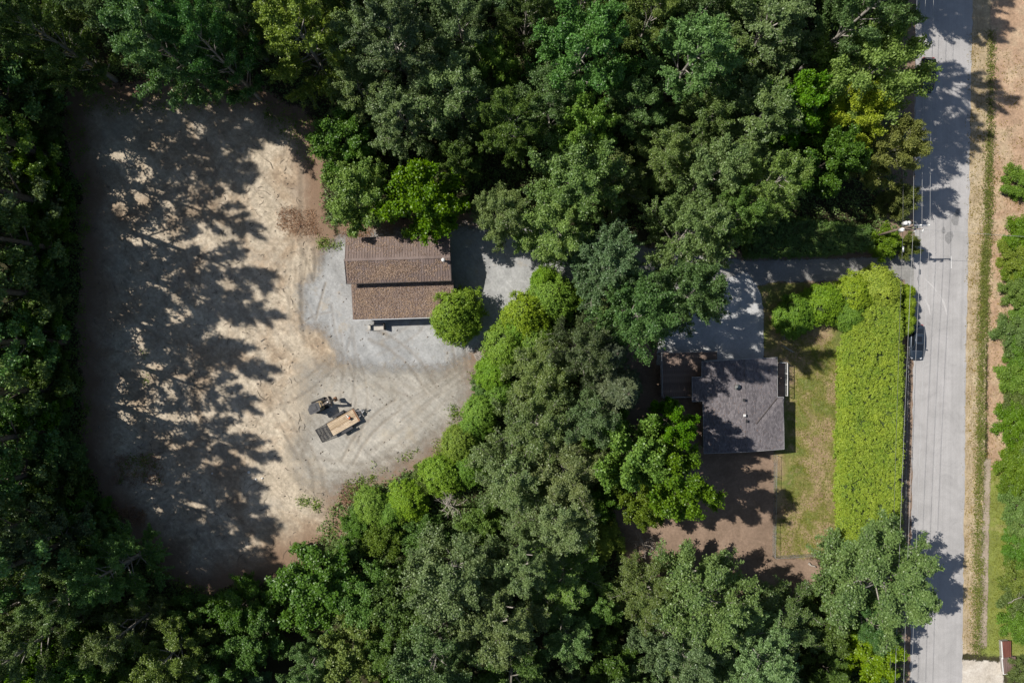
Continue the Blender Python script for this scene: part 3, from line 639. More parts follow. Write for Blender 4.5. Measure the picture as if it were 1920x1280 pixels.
# ------------------------------------------------------------------ trees one can tell apart
GY = (.97, 1.0, 1.0); BL = (.82, .98, .98); YG = (1.18, 1.12, .70); DK = (.75, .82, .8); LT = (1.10, 1.12, .92); OL = (1.03, 1.0, .82); LM = (1.45, 1.35, .7)
TREES = [
 # the forest above the barn
 ('fe', 560, 60, 105, 23, 'olive yellow-green tree at the right corner of the clearing\'s top edge', YG),
 ('fe', 740, 75, 105, 26, 'tall grey-green cottonwood at the top edge above the barn', GY),
 ('fe', 755, 215, 85, 17, 'grey-green cottonwood directly behind the two round bright maples', GY),
 ('mp', 645, 260, 70, 11, 'mid green tree left behind the two round bright maples', (.9, .95, 1.1)),
 ('mp', 668, 366, 76, 13, 'round bright green maple at the barn\'s upper left corner', (1.2, 1.2, 1.0)),
 ('mp', 790, 374, 90, 14, 'round yellowish bright maple overhanging the barn\'s top roof edge', (1.1, 1.12, .95)),
 ('cw', 865, 55, 75, 21, 'dull grey-green tree in the top row right of the tall cottonwood', DK),
 ('mp', 925, 125, 60, 14, 'lime-green tree in a dark hollow between two big forest crowns', LM),
 ('cw', 1090, 95, 115, 25, 'broad glossy bluish-green tree at the top centre of the forest', (.86, 1.06, .9)),
 ('bi', 985, 20, 55, 22, 'dull tree cut by the top edge left of the broad glossy tree', DK),
 ('cw', 960, 235, 72, 21, 'olive tree between the lime-green tree and the olive crown behind the gravel drive', OL),
 ('cw', 1075, 330, 98, 20, 'large olive-green crown in the middle of the forest behind the gravel drive', OL),
 ('cw', 935, 405, 62, 16, 'small-crowned tree overhanging the gravel right of the barn', OL),
 ('cw', 1040, 430, 78, 16, 'green tree shading the gravel drive behind the cedar clump', LT),
 ('mp', 860, 300, 50, 13, 'dark green tree in the gap right of the two bright maples', DK),
 ('fe', 1290, 115, 105, 26, 'grey blue-green cottonwood left of the feathery tall one at the top', BL),
 ('fe', 1440, 60, 115, 21, 'tall feathery grey-green poplar at the top edge near the road', GY),
 ('cw', 1215, 40, 70, 22, 'brownish dull crown at the top edge right of the glossy tree', (1.05, .95, .9)),
 ('fe', 1415, 235, 112, 19, 'broad light green cottonwood in the forest left of the pale locust', LT),
 ('cw', 1330, 330, 85, 21, 'light green crown with bare branches showing, centre right of forest', LT),
 ('fe', 1295, 435, 100, 24, 'light olive-green cottonwood just above the shaded driveway', YG),
 ('cw', 1195, 210, 70, 18, 'dark bluish tree in the deep gap below the top forest row', DK),
 ('fe', 1135, 500, 88, 19, 'bluish grey-green cottonwood right of the bright cedar clump', BL),
 ('cw', 1195, 590, 88, 26, 'bluish-green tree overhanging the wooden deck\'s parking pad', BL),
 ('cw', 1290, 555, 86, 28, 'dense green tree between the driveway and the parking pad', (.85, 1.0, .85)),
 ('lo', 1628, 145, 112, 21, 'pale yellow-green locust spreading over the roadside wires and a parked car', (1.3, 1.45, 1.25)),
 ('lo', 1600, 225, 72, 16, 'yellow-green locust crown below the largest pale roadside locust', (1.25, 1.35, 1.1)),
 ('lo', 1668, 282, 68, 16, 'dusty olive roadside crown hanging over the wires below the locusts', (.85, .85, 1.1)),
 ('mp', 1560, 300, 72, 16, 'dark green tree behind the dusty olive roadside crown', DK),
 ('mp', 1545, 205, 56, 9, 'dark green tree in the gap left of the pale locusts', DK),
 ('sh', 1690, 375, 38, 6, 'brownish-green bush under the utility pole\'s wires', (1.1, .85, .8)),
 ('sh', 1660, 455, 36, 4.5, 'green bush at the driveway mouth below the utility pole', (1.2, 1.1, .8)),
 ('sh', 1705, 460, 26, 4, 'bright bush tip at the road edge of the driveway mouth', (1.35, 1.2, .8)),
 ('cw', 1620, 20, 85, 30, 'shaded dark tree at the top edge beside the road', DK),
 ('cw', 1690, -40, 70, 30, 'shaded tree at the top edge overhanging the road', DK),
 ('cw', 1378, 405, 62, 22, 'light green crown at the forest\'s lower right corner above the dark hedge', LT),
 ('fe', 1447, 345, 82, 25, 'green cottonwood above the dark hedge, left of the dark green tree', LT),
 # middle belt
 ('bi', 1015, 700, 70, 14, 'olive-green birch right of the cedar clump', (1.0, 1.0, .95)),
 ('bi', 1095, 655, 66, 24, 'dark birch with feathery top above the pale fir', DK),
 ('fir', 1160, 730, 68, 22, 'pale star-shaped fir left of the wooden deck', (1.25, 1.2, 1.1)),
 ('fir', 1140, 660, 54, 23, 'slim darker fir above the pale star-shaped fir', (.8, .85, .8)),
 ('bi', 1000, 805, 82, 15, 'grey olive birch in the belt left of the bright maple', (1, 1, 1)),
 ('bi', 955, 890, 78, 15, 'grey-green birch in the belt above the dead tree', GY),
 ('bi', 1060, 890, 82, 15, 'olive birch left of the bright maple near the house', OL),
 ('bi', 1040, 975, 78, 15, 'dull grey-green birch at the foot of the belt', GY),
 ('bi', 1105, 780, 66, 18, 'dark birch below the pale star-shaped fir', DK),
 ('mp', 1185, 845, 92, 19, 'large bright green maple at the house\'s lower left', (1.0, 1.0, 1.05)),
 ('mp', 1262, 900, 86, 21, 'bright green maple crown nearest the shaded back yard', (1.0, 1.0, 1.05)),
 ('mp', 1205, 935, 60, 14, 'bright green maple crown reaching down beside the shaded back yard', (1.05, 1.0, .9)),
 ('mp', 1262, 795, 52, 18, 'small bright maple crown touching the wooden deck\'s lower corner', (1.0, 1.0, 1.05)),
 ('sh', 1135, 1010, 45, 5, 'lime-green bush left of the dead brush pile', (1.4, 1.3, .8)),
 ('mp', 1120, 940, 45, 10, 'dark green tree under the birches left of the lower maple crown', DK),
 # bottom
 ('mp', 585, 1100, 92, 10, 'round mid green tree at the clearing\'s lower right edge', (.95, 1.0, .95)),
 ('mp', 690, 1130, 72, 11, 'green tree right of the round one below the clearing', (.8, .95, .95)),
 ('sh', 720, 1010, 48, 5, 'fresh green bush under the cedars at the clearing\'s lower right', (1.1, 1.1, .9)),
 ('sh', 790, 1010, 50, 5, 'dark fresh green bush left of the dead grey tree', (.9, 1, .9)),
 ('sh', 905, 985, 46, 5, 'fresh green bush right of the dead grey tree', (1.2, 1.2, .9)),
 ('cw', 840, 1090, 105, 20, 'large grey-green cottonwood at the bottom centre', GY),
 ('fe', 945, 1160, 105, 21, 'large olive-green cottonwood at the bottom centre right', OL),
 ('fe', 985, 1055, 75, 18, 'green cottonwood crown between the birches and the bottom centre', LT),
 ('cw', 820, 1225, 95, 22, 'grey-green cottonwood cut by the bottom edge at the centre', GY),
 ('mp', 655, 1225, 72, 13, 'yellow-green tree cut by the bottom edge left of centre', (1.2, 1.1, .85)),
 ('cw', 960, 1265, 80, 21, 'olive cottonwood cut by the bottom edge right of centre', OL),
 ('mp', 1120, 1130, 55, 8, 'dark green tree in the deep shade right of the bottom cottonwoods', DK),
 ('mp', 1140, 1230, 60, 9, 'dark tree in deep shade cut by the bottom edge', DK),
 ('cw', 1325, 1120, 112, 19, 'big dome-shaped grey-green cottonwood below the back yard', GY),
 ('cw', 1270, 1215, 85, 19, 'grey-green cottonwood at the bottom left of the big dome-shaped one', GY),
 ('fe', 1410, 1220, 105, 20, 'grey-green cottonwood at the bottom right of the big dome-shaped one', LT),
 ('cw', 1643, 1095, 126, 16, 'broad roadside cottonwood at the hedge\'s lower end shading the road', (1.05, 1.05, .95)),
 ('mp', 1630, 1235, 65, 8, 'lime-green tree cut by the bottom edge beside the road', LM),
 ('mp', 1545, 1170, 62, 9, 'dark green tree in the gap between the big dome and the roadside cottonwood', DK),
 ('mp', 1550, 1255, 50, 9, 'dark green tree cut by the bottom edge left of the lime-green one', DK),
 # lower left forest
 ('fe', 200, 1075, 88, 17, 'sunlit grey-green tree at the clearing\'s lower left corner', LT),
 ('cw', 120, 1120, 72, 19, 'grey-green tree left of the sunlit one at the lower left corner', GY),
 ('fe', 50, 1210, 95, 23, 'dull grey-green crown in the bottom left corner', GY),
 ('cw', 320, 1225, 72, 15, 'sunlit olive tree at the bottom right of the fallen pale log', OL),
 ('cw', 580, 1250, 55, 14, 'small grey-green tree at the bottom edge below the round mid green tree', LT),
 ('mp', 450, 1140, 60, 8, 'dark green tree along the clearing\'s bottom edge', DK),
 ('mp', 350, 1160, 50, 7, 'dark bushy tree at the clearing\'s bottom curve', DK),
 ('mp', 480, 1195, 65, 10, 'dark green tree behind the clearing\'s bottom edge trees', DK),
 ('mp', 420, 1260, 58, 11, 'dark tree cut by the bottom edge right of the sunlit olive tree', DK),
 ('cw', 70, 1010, 80, 20, 'dark tree left of the clearing\'s lower left corner', DK),
 ('mp', 180, 1000, 42, 7, 'dark low tree on the clearing\'s lower left rim', DK),
 # upper left forest
 ('cw', 300, 85, 95, 27, 'bluish dark tree hanging over the clearing\'s top edge', BL),
 ('cw', 395, 95, 78, 27, 'dark bluish tree right of the one over the clearing\'s top edge', (.7, .9, .9)),
 ('cw', 420, 20, 75, 24, 'dark green crown at the top edge above the clearing', DK),
 ('cw', 200, 10, 80, 24, 'dark crown at the top edge near the upper left corner', DK),
 ('fe', 80, 60, 85, 25, 'grey-green crown in the upper left corner', GY),
 # belt of young cedars
 ('ced', 856, 584, 50, 6.5, 'single round bright green cedar at the barn\'s lower right corner', (1, 1, 1)),
 ('ced', 1040, 556, 46, 6, 'bright green cedar at the upper end of the cedar belt', (.95, 1, 1)),
 ('ced', 990, 588, 50, 6.5, 'full yellowish-green cedar beside the gravel drive', (1.1, 1.02, .9)),
 ('ced', 952, 650, 46, 5.5, 'bright green cedar beside the wooden pallet', (1, 1.05, 1)),
 ('ced', 1005, 640, 42, 5.5, 'shaded green cedar behind the one beside the pallet', (.8, .9, .9)),
 ('ced', 925, 705, 36, 4.5, 'low bright cedar below the wooden pallet', (.9, 1.05, .95)),
 ('ced', 905, 775, 36, 5, 'bright cedar on the yard\'s right rim beside the olive birch', (.9, 1.05, .95)),
 ('ced', 868, 830, 40, 5, 'bright cedar at the yard\'s lower right rim', (1.05, 1.05, .9)),
 ('ced', 830, 890, 42, 5, 'bright cedar just above the dead grey tree', (1, 1.05, .9)),
 ('ced', 885, 880, 34, 4.5, 'darker cedar between the yard\'s rim and the birches', (.75, .9, .9)),
 ('ced', 760, 940, 40, 4.5, 'bright cedar at the clearing\'s lower right with dark shade below', (1, 1.05, .9)),
 ('ced', 700, 950, 36, 4, 'lowest bright cedar of the belt, nearest the clearing', (.95, 1.05, .9)),
 ('ced', 968, 618, 36, 5, 'small cedar wedged between the two beside the gravel drive', (.85, 1, .95)),
 ('ced', 1020, 520, 28, 5, 'small cedar tip at the gravel drive\'s bend', (.9, 1, .95)),
 ('ced', 938, 742, 34, 4.5, 'shaded cedar squeezed behind the low ones of the belt', (.75, .95, .9)),
 ('sh', 902, 735, 26, 3, 'leafy bush filling the belt below the pallet', (1.1, 1.2, .9)),
 ('ced', 888, 802, 30, 4, 'small cedar between two brighter ones on the yard\'s rim', (.8, 1, .9)),
 ('sh', 850, 862, 30, 3, 'leafy bush in the cedar belt at the yard\'s lower rim', (1.2, 1.2, .9)),
 ('sh', 795, 905, 34, 3, 'leafy bush in the cedar belt above the dark shade', (1.1, 1.15, .9)),
 ('ced', 732, 962, 30, 3.8, 'small cedar between the two lowest of the belt', (.8, .95, .9)),
 ('sh', 668, 985, 34, 3, 'leafy bush at the belt\'s lowest end beside the dirt', (1.0, 1.1, .9)),
 ('sh', 650, 1035, 36, 3.5, 'green bush where the belt meets the round mid green tree', (1.0, 1.1, .9)),
 # clipped hedge end
 ('ced', 1495, 585, 40, 4.5, 'green cedar at the left end of the driveway hedge', (.75, .9, .85)),
 ('ced', 1545, 565, 42, 4.5, 'green cedar in the middle of the driveway hedge', (.95, 1.0, .85)),
 ('ced', 1590, 592, 36, 4, 'shaded cedar between driveway hedge and long hedge', (.7, .85, .85)),
 ('ced', 1603, 552, 40, 4.5, 'yellowish cedar in the driveway hedge beside the corner', (1.25, 1.12, .85)),
 ('ced', 1650, 548, 46, 4.5, 'bright yellow-green cedar at the hedge corner by the driveway mouth', (1.4, 1.2, .85)),
 # right edge
 ('sh', 1920, 345, 39, 3, 'uppermost green bush at the right edge of the field', (1.2, 1.15, 1)),
 ('sh', 1911, 480, 46, 3, 'bright bush at the right edge, second from the top', (1.4, 1.25, .9)),
 ('sh', 1916, 540, 41, 3, 'bush at the right edge just below the brightest one', (1.1, 1.1, .95)),
 ('sh', 1913, 625, 46, 3.2, 'grey-green bush at the right edge level with the parked blue car', (.95, 1, 1.2)),
 ('sh', 1913, 710, 48, 3.2, 'dense green bush at the right edge below the grey-green one', (1.1, 1.15, 1)),
 ('sh', 1914, 790, 49, 3.2, 'dense green bush at the right edge in the middle of the row', (1.2, 1.2, 1)),
 ('sh', 1910, 868, 46, 3, 'bush at the right edge just above the stone pile', (1.2, 1.2, .95)),
 ('sh', 1916, 950, 41, 3, 'bush at the right edge just below the stone pile', (1.1, 1.15, .9)),
 ('sh', 1920, 1025, 39, 3, 'dark bush at the right edge beside the bright grass', (.95, 1.05, .95)),
 ('sh', 1913, 1090, 39, 3, 'yellow-green bush at the right edge near bare sticks', (1.4, 1.25, .8)),
 ('sh', 1916, 1165, 43, 3, 'green bush at the right edge above the rusty-red shed roof', (1.2, 1.2, .9)),
 ('sh', 1920, 1262, 29, 2.5, 'grey-green bush at the bottom right below the shed', (.9, .85, 1.1)),
]
for i_, y_ in enumerate((445, 510, 582, 668, 752, 830, 905, 990, 1060, 1130)):
    TREES.append(('sh', 1926 + (i_ % 3) * 6, y_, 44, 3.4, 'green bush mostly cut off by the right edge of the picture', (1.15, 1.15, .95)))
for T_ in TREES:
    tree(T_[0], T_[1], T_[2], T_[3], T_[4], T_[5], T_[6], {'ced': 'cedars round the yard', 'sh': 'bushes'}.get(T_[0], 'forest trees'))

# ------------------------------------------------------------------ forest trees nothing tells apart
KEEP_OUT = [PX(LOT), PX([(1190, 480), (1470, 440), (1760, 440), (1760, 1700), (1690, 1700), (1690, 1060), (1560, 1070), (1450, 1060), (1240, 1050), (1180, 900), (1180, 640)]),
            PX([(1640, -500), (2500, -500), (2500, 1900), (1640, 1900)]), PX([(1050, 430), (1400, 480), (1700, 420), (1700, 560), (1060, 560)]),
            PX([(590, 270), (880, 270), (880, 450), (590, 450)]), PX([(1470, 60), (1640, 60), (1640, 420), (1500, 420)])]
def free_mask(X, Y, m):
    ok = np.ones(X.shape, bool)
    for k in KEEP_OUT: ok &= poly_sd(X, Y, k) <= -m
    return ok
FR = random.Random(19)
left_edge = [(118, 140), (104, 225), (128, 305), (122, 390), (132, 470), (124, 555), (134, 640), (122, 725), (130, 800), (140, 870), (165, 940), (195, 990)]
for i, (x, y) in enumerate(left_edge):
    tree('tl', x - 14 + FR.uniform(-8, 8), y, FR.uniform(66, 88), FR.uniform(31, 37), 'tall dark tree in the wall of forest along the clearing\'s left side',
         FR.choice([GY, DK, LT, BL]), 'left forest wall', True)
zones = [((-60, 95), (-60, 1300), 'tall dark tree in the wall of forest along the clearing\'s left side', 'left forest wall', (13, 23)),
         ((100, 620), (-140, 130), 'shaded tree in the unbroken forest above the clearing', 'upper forest', (24, 30)),
         ((620, 1640), (-90, 380), 'tree filling the unbroken forest above the barn and driveway', 'middle forest', (15, 20)),
         ((60, 1180), (1080, 1350), 'tree filling the unbroken forest along the bottom edge', 'lower forest', (12, 18)),
         ((880, 1200), (600, 1080), 'tree filling the wooded belt between yard and house', 'wooded belt', (9, 13)),
         ((1200, 1640), (1120, 1350), 'tree filling the woodland at the bottom right', 'lower right wood', (10, 15))]
for x, y, h in ((1535, -70, 27), (1470, -110, 28), (1600, -30, 24), (1590, -110, 27)):
    tree('fe', x, y, 80, h, 'tall tree beyond the top edge that shades the road', DK, 'trees shading the upper road', True)
for i, (x, y) in enumerate([(70, 190), (84, 455), (70, 530), (84, 765), (100, 850)]):
    tree('tl', x, y, FR.uniform(70, 92), FR.uniform(33, 39), 'tall dark tree in the wall of forest along the clearing\'s left side', FR.choice([GY, DK, LT, BL]), 'left forest wall', True)
for i in range(19):                     # low growth at the foot of the forest wall
    y = 150 + i * 47; x = 112 + (28 if y > 850 else 0) + max(0, y - 880) * .62
    tree('mp', x + FR.uniform(-10, 6), y + FR.uniform(-8, 8), FR.uniform(40, 58), FR.uniform(6, 11), 'dark low tree at the foot of the forest wall on the clearing\'s left side', FR.choice([DK, (.7, .8, .75), (.9, .9, .8)]), 'low trees at the left rim', True)
for (xa, xb), (ya, yb), lab, grp, hr in zones:
    n = 0; cand = [(FR.uniform(xa, xb), FR.uniform(ya, yb)) for _ in range(1500)]
    wp = np.array([P(*q) for q in cand]); okm = free_mask(wp[:, 0], wp[:, 1], 2.5)
    for (px, py), (x, y), ok in zip(cand, wp, okm):
        sep = 6.4 if hr[0] > 16 else 5.0
        if not ok: continue
        if any((x - a) ** 2 + (y - b_) ** 2 < sep * sep for a, b_, _r in PLACED): continue
        kind = FR.choice(['fe', 'cw', 'fe'] if hr[0] > 15.5 else ['cw', 'bi', 'mp'])
        tree(kind, px, py, FR.uniform(52, 78), FR.uniform(*hr), lab, FR.choice([GY, DK, OL, BL, LT]), grp, True); n += 1
    print('zone', grp, n)

# ------------------------------------------------------------------ long hedge and low growth
def in_poly(rng, poly, n):
    xs = [p[0] for p in poly]; ys = [p[1] for p in poly]; out = []
    while len(out) < n:
        X = rng.uniform(min(xs), max(xs), n * 2); Y = rng.uniform(min(ys), max(ys), n * 2)
        k = poly_sd(X, Y, poly) > 0; out += list(zip(X[k], Y[k]))
    return np.array(out[:n])
def hedge(name, top_px, h, mat, label, spacing, tint, seed, wavy=.5, n_leaf=26, size=.40):
    rng = np.random.default_rng(seed); poly = PX_h(top_px, h); A = 0
    for i in range(len(poly)):
        a, c = poly[i], poly[(i + 1) % len(poly)]; A += a[0] * c[1] - c[0] * a[1]
    A = abs(A) / 2; n = int(A / spacing ** 2); xy = in_poly(rng, poly, n)
    sd = poly_sd(xy[:, 0], xy[:, 1], poly)
    z = h - .45 + (vnoise(xy[:, 0], xy[:, 1], 1.3) - .5) * wavy + (vnoise(xy[:, 0], xy[:, 1] * .6, .55) - .5) * wavy * .6 - np.clip(.7 - sd, 0, 1) ** 2 * 1.4
    pts = [np.c_[xy, z]]; nr = [np.tile([0, 0, 1.0], (n, 1))]
    for i in range(len(poly)):                       # sides
        a, c = np.array(poly[i]), np.array(poly[(i + 1) % len(poly)]); L = np.linalg.norm(c - a); m = int(L * h / spacing ** 2 * .8)
        t = rng.uniform(0, 1, (m, 1)); zz = rng.uniform(.1, h - .5, m); q = a + (c - a) * t
        d = np.array([(c - a)[1], -(c - a)[0]]) / L
        if poly_sd(np.array([q[0, 0] + d[0] * .1]), np.array([q[0, 1] + d[1] * .1]), poly)[0] > 0: d = -d
        q = q - d * .25 + rng.normal(size=(m, 2)) * .12
        pts.append(np.c_[q, zz]); nr.append(np.tile([d[0], d[1], .2], (m, 1)))
    Pn = np.concatenate(pts); Nn = np.concatenate(nr)
    o = thing(name, (0, 0, 0), 0, label, 'hedge')
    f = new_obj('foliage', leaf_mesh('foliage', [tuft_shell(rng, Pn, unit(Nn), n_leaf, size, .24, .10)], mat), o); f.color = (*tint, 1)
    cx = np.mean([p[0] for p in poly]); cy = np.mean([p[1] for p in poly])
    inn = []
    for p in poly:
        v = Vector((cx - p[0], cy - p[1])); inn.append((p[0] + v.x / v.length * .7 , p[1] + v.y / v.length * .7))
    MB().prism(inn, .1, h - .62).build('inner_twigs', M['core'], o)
    return o
def PX_h(pts, h): return [P(p[0], p[1], h) for p in pts]
HD = 3.6
hedge('hedge', [(1604, 604), (1622, 584), (1645, 564), (1692, 556), (1697, 600), (1699, 680), (1696, 760), (1698, 840), (1693, 920), (1694, 980), (1690, 1030), (1584, 1030), (1588, 980), (1583, 930), (1589, 880), (1584, 820), (1592, 770), (1587, 720), (1593, 660)], HD, M['hed'],
      'long clipped yellow-green hedge between the lawn and the road', .225, (1, 1, 1), 3, .6, 22, .33)
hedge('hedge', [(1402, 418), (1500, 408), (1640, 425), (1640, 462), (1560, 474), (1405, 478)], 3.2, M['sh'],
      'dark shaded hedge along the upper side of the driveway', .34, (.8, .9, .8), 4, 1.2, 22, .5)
for i, (x, y, r) in enumerate([(1703, 548, 14), (1704, 568, 14), (1705, 584, 13), (1704, 600, 14), (1703, 618, 12)]):
    tree('ced', x, y, r, 1.6 + .1 * r, 'small yellow-green cedar in the thin row between the long hedge and the road', (1.25, 1.15, .85), 'thin cedar row by the road')

def scatter_leaves(name, label, cat, regions, mat, L, lw, hgt, seed, tint=(1, 1, 1), clump=14, kind='stuff', up=.8):
    rng = np.random.default_rng(seed); Vs = []
    for poly, n, hh in regions:
        c = in_poly(rng, poly, n); k = np.repeat(np.arange(n), clump)
        hs = rng.uniform(.2, 1, n) * hh
        C = np.c_[c[k], np.zeros(len(k))] + rng.normal(size=(len(k), 3)) * np.array([.28, .28, .0]) * (1 + hh * .3)
        C[:, 2] = hs[k] * rng.uniform(.1, 1, len(k)) + hgt
        Vs.append(leaf_quads(C, np.array([0, 0, up]) + rng.normal(size=C.shape) * .5, L, L * lw, rng))
    o = new_obj(name, leaf_mesh(name, Vs, mat)); o.color = (*tint, 1); return tag(o, label, cat, None, kind)
# brambles and ferns on the forest floor and round the clearing's rim
und = [(PX([(590, 1010), (640, 930), (740, 900), (830, 850), (900, 760), (920, 650), (1000, 570), (1180, 560), (1180, 640), (1130, 900), (1180, 1080), (1180, 1180), (560, 1180), (470, 1100), (600, 1060)]), 3600, 1.3),
       (PX([(0, 60), (120, 165), (300, 140), (480, 150), (590, 220), (610, 330), (600, 415), (640, 430), (640, 390), (1080, 400), (1400, 470), (1700, 460), (1700, 0), (0, 0)]), 3600, 1.4),
       (PX([(20, 100), (118, 170), (118, 260), (146, 350), (146, 600), (155, 880), (195, 935), (235, 1010), (305, 1085), (390, 1118), (480, 1100), (480, 1240), (20, 1240)]), 2400, 1.5),
       (PX([(1190, 1090), (1420, 1225), (1590, 1150), (1690, 1030), (1690, 1300), (1190, 1300)]), 1200, 1.2)]
scatter_leaves('undergrowth', 'low green brambles and ferns on the forest floor', 'undergrowth', und, M['sh'], .26, .7, -.1, 8, (.9, 1, .9), 20)
rim = []
for pts, n in (([(560, 930), (580, 935), (605, 945), (590, 955), (565, 950)], 22), ([(845, 760), (860, 765), (855, 790), (840, 800)], 14), ([(650, 905), (700, 890), (705, 900), (655, 925)], 26),
               ([(820, 830), (850, 835), (835, 850), (812, 846)], 10), ([(594, 450), (636, 455), (640, 466), (600, 464)], 22), ([(886, 690), (900, 690), (895, 712), (884, 708)], 5),
               ([(210, 860), (290, 850), (300, 900), (220, 910)], 26), ([(700, 870), (790, 840), (800, 850), (720, 890)], 8), ([(600, 970), (640, 980), (640, 1010), (600, 1000)], 8), ([(270, 630), (285, 630), (285, 720), (272, 720)], 5)):
    rim.append((PX(pts), n, .5))
rim += [(PX([(128, 200), (165, 240), (172, 420), (160, 600), (170, 760), (165, 880), (140, 880), (135, 300)]), 170, .7), (PX([(165, 880), (215, 950), (250, 1010), (320, 1080), (390, 1105), (480, 1085), (480, 1110), (390, 1130), (290, 1090), (200, 980)]), 150, .7), (PX([(150, 180), (480, 160), (590, 230), (600, 330), (570, 300), (470, 195), (160, 215)]), 150, .7)]
scatter_leaves('rim_weeds', 'scattered green weeds on the bare rim of the clearing', 'weeds', rim, M['sh'], .20, .6, .0, 9, (1.5, 1.35, .9), 16)
red = [(PX([(525, 392), (590, 398), (600, 440), (560, 440), (520, 425)]), 200, .35), (PX([(210, 855), (300, 850), (310, 905), (215, 910)]), 160, .4), (PX([(205, 940), (275, 960), (270, 985), (210, 970)]), 120, .4),
       (PX([(645, 905), (690, 915), (670, 945), (640, 940)]), 110, .3), (PX([(640, 430), (700, 430), (700, 448), (645, 450)]), 60, .3)]
scatter_leaves('dry_brush', 'dry reddish-brown brush lying on the clearing\'s margin', 'brush', red, M['litter'], .30, .16, .0, 10, (.9, .75, .65), 12, up=.5)
# ditch and verge grass
dg = []
for (a, c, w, n) in (((1858, 60), (1856, 330), 2, 260), ((1856, 330), (1850, 480), 4, 200), ((1852, 260), (1846, 640), 3, 260), ((1847, 470), (1840, 640), 6, 330), ((1841, 640), (1838, 820), 5, 300), ((1838, 800), (1834, 1000), 5, 330), ((1834, 1000), (1832, 1225), 8, 400)):
    dg.append((PX([(a[0] - w, a[1]), (a[0] + w, a[1]), (c[0] + w, c[1]), (c[0] - w, c[1])]), n, .38))
scatter_leaves('ditch_grass', 'green grass growing along the roadside ditch', 'grass', dg, M['grass'], .26, .28, -.05, 12, (.8, .95, .75), 9, up=.4)
fg = [(PX([(1860, 100), (2000, 100), (2000, 880), (1850, 880)]), 1100, .22), (PX([(1816, 60), (1850, 60), (1836, 1220), (1808, 1220)]), 800, .18)]
scatter_leaves('dry_grass', 'sparse dry grass tufts on the field and verge', 'grass', fg, M['grass'], .24, .25, -.05, 13, (1.35, 1.1, .9), 6, up=.4)
lg = [(PX([(1858, 890), (1990, 890), (1990, 1225), (1856, 1225)]), 1900, .22), (PX([(1440, 600), (1575, 640), (1572, 1040), (1455, 1040), (1485, 860), (1485, 680)]), 2200, .14)]
scatter_leaves('lawn_grass', 'short grass on the lawn and the green verge', 'grass', lg, M['grass'], .20, .28, -.04, 14, (1.0, 1.05, .7), 7, up=.5)
# clods, stones, chips on the bare ground
rng = np.random.default_rng(15); n = 1500
c = in_poly(rng, PX([(160, 300), (560, 300), (880, 700), (800, 830), (640, 920), (600, 1010), (400, 1090), (260, 1000), (165, 860)]), n)
tv = np.array([(1, 1, 1), (-1, -1, 1), (-1, 1, -1), (1, -1, -1)], float)
zc, _ = terrain(c[:, 0], c[:, 1])
V = c[:, None, :] * 0; C3 = np.c_[c, zc + .02]
V = C3[:, None, :] + (tv[None] + rng.normal(size=(n, 4, 3)) * .4) * (.03 + .07 * rng.random((n, 1, 1)) ** 3)
F = (np.arange(n)[:, None, None] * 4 + np.array([(0, 1, 2), (0, 3, 1), (0, 2, 3), (1, 3, 2)])[None]).reshape(-1, 3)
tag(new_obj('clods', mesh_np('clods', V.reshape(-1, 3), F, M['clod'])), 'loose clods and stones on the bare dirt', 'stones', None, 'stuff')

# ------------------------------------------------------------------ barn
def rib_sheet(w, ln, pitch, hgt, th=.03):
    """ribbed steel sheet: ribs run along y (0..ln), width w along x from 0"""
    prof = []; x = 0
    k = max(1, round(w / pitch)); p = w / k
    for i in range(k):
        prof += [(i * p, 0), (i * p + p * .62, 0), (i * p + p * .70, hgt), (i * p + p * .92, hgt)]
    prof.append((w, 0))
    b = MB(); n = len(prof)
    b.v = [(q[0], 0, q[1]) for q in prof] + [(q[0], ln, q[1]) for q in prof]
    b.f = [(i, i + 1, n + i + 1, n + i) for i in range(n - 1)]
    b.add([(0, 0, -th), (w, 0, -th), (w, ln, -th), (0, ln, -th)], [(3, 2, 1, 0)])
    m = 2 * n
    b.f += [(0, n, m + 3, m), (n - 1, m + 1, m + 2, 2 * n - 1)] + [(m, i) + (i + 1,) for i in range(0)]
    return b
def roof_plane(parent, u0, u1, v0, z0, v1, z1, pw, mat, name='roof_sheet', pitch=.33, hgt=.045):
    ln = math.hypot(v1 - v0, z1 - z0); k = round((u1 - u0) / pw); w = (u1 - u0) / k
    me = rib_sheet(w - .006, ln, pitch, hgt).mesh(name, mat)
    ang = math.atan2(z1 - z0, abs(v1 - v0)); up = v1 > v0
    for i in range(k):
        o = new_obj(name, me, parent)
        if up: o.location = (u0 + i * w, v0, z0); o.rotation_euler = (ang, 0, 0)
        else: o.location = (u0 + (i + 1) * w, v0, z0); o.rotation_euler = (ang, 0, math.pi)
BO = Vector((-14.15, 7.42, 0)); BROT = math.radians(1.8)
barn = thing('barn', BO, BROT, 'long brown ribbed-metal barn in two roof levels covered with fallen leaves', 'barn')
roof_plane(barn, -6.55, 6.55, 0.0, 4.6, 2.88, 5.4, .99, M['barn_roof'])
roof_plane(barn, -6.55, 6.55, 5.75, 4.55, 2.88, 5.4, .99, M['barn_roof'])
roof_plane(barn, -6.30, 6.72, -4.45, 2.7, .34, 3.28, .99, M['barn_roof'])
MB().box((0, 2.88, 5.445), (13.14, .34, .05)).build('ridge_cap', M['barn_roof'], barn, bevel=.01)
b = MB(); b.xprism([(-6.2, -.1), (6.2, -.1), (6.2, 4.5), (-6.2, 4.5)], .38, 5.4); b.build('upper_wall', M['barn_wall'], barn)
MB().xprism([(-6.2, -.1), (6.45, -.1), (6.45, 2.62), (-6.2, 2.62)], -3.9, .37).build('lower_wall', M['barn_wall'], barn)
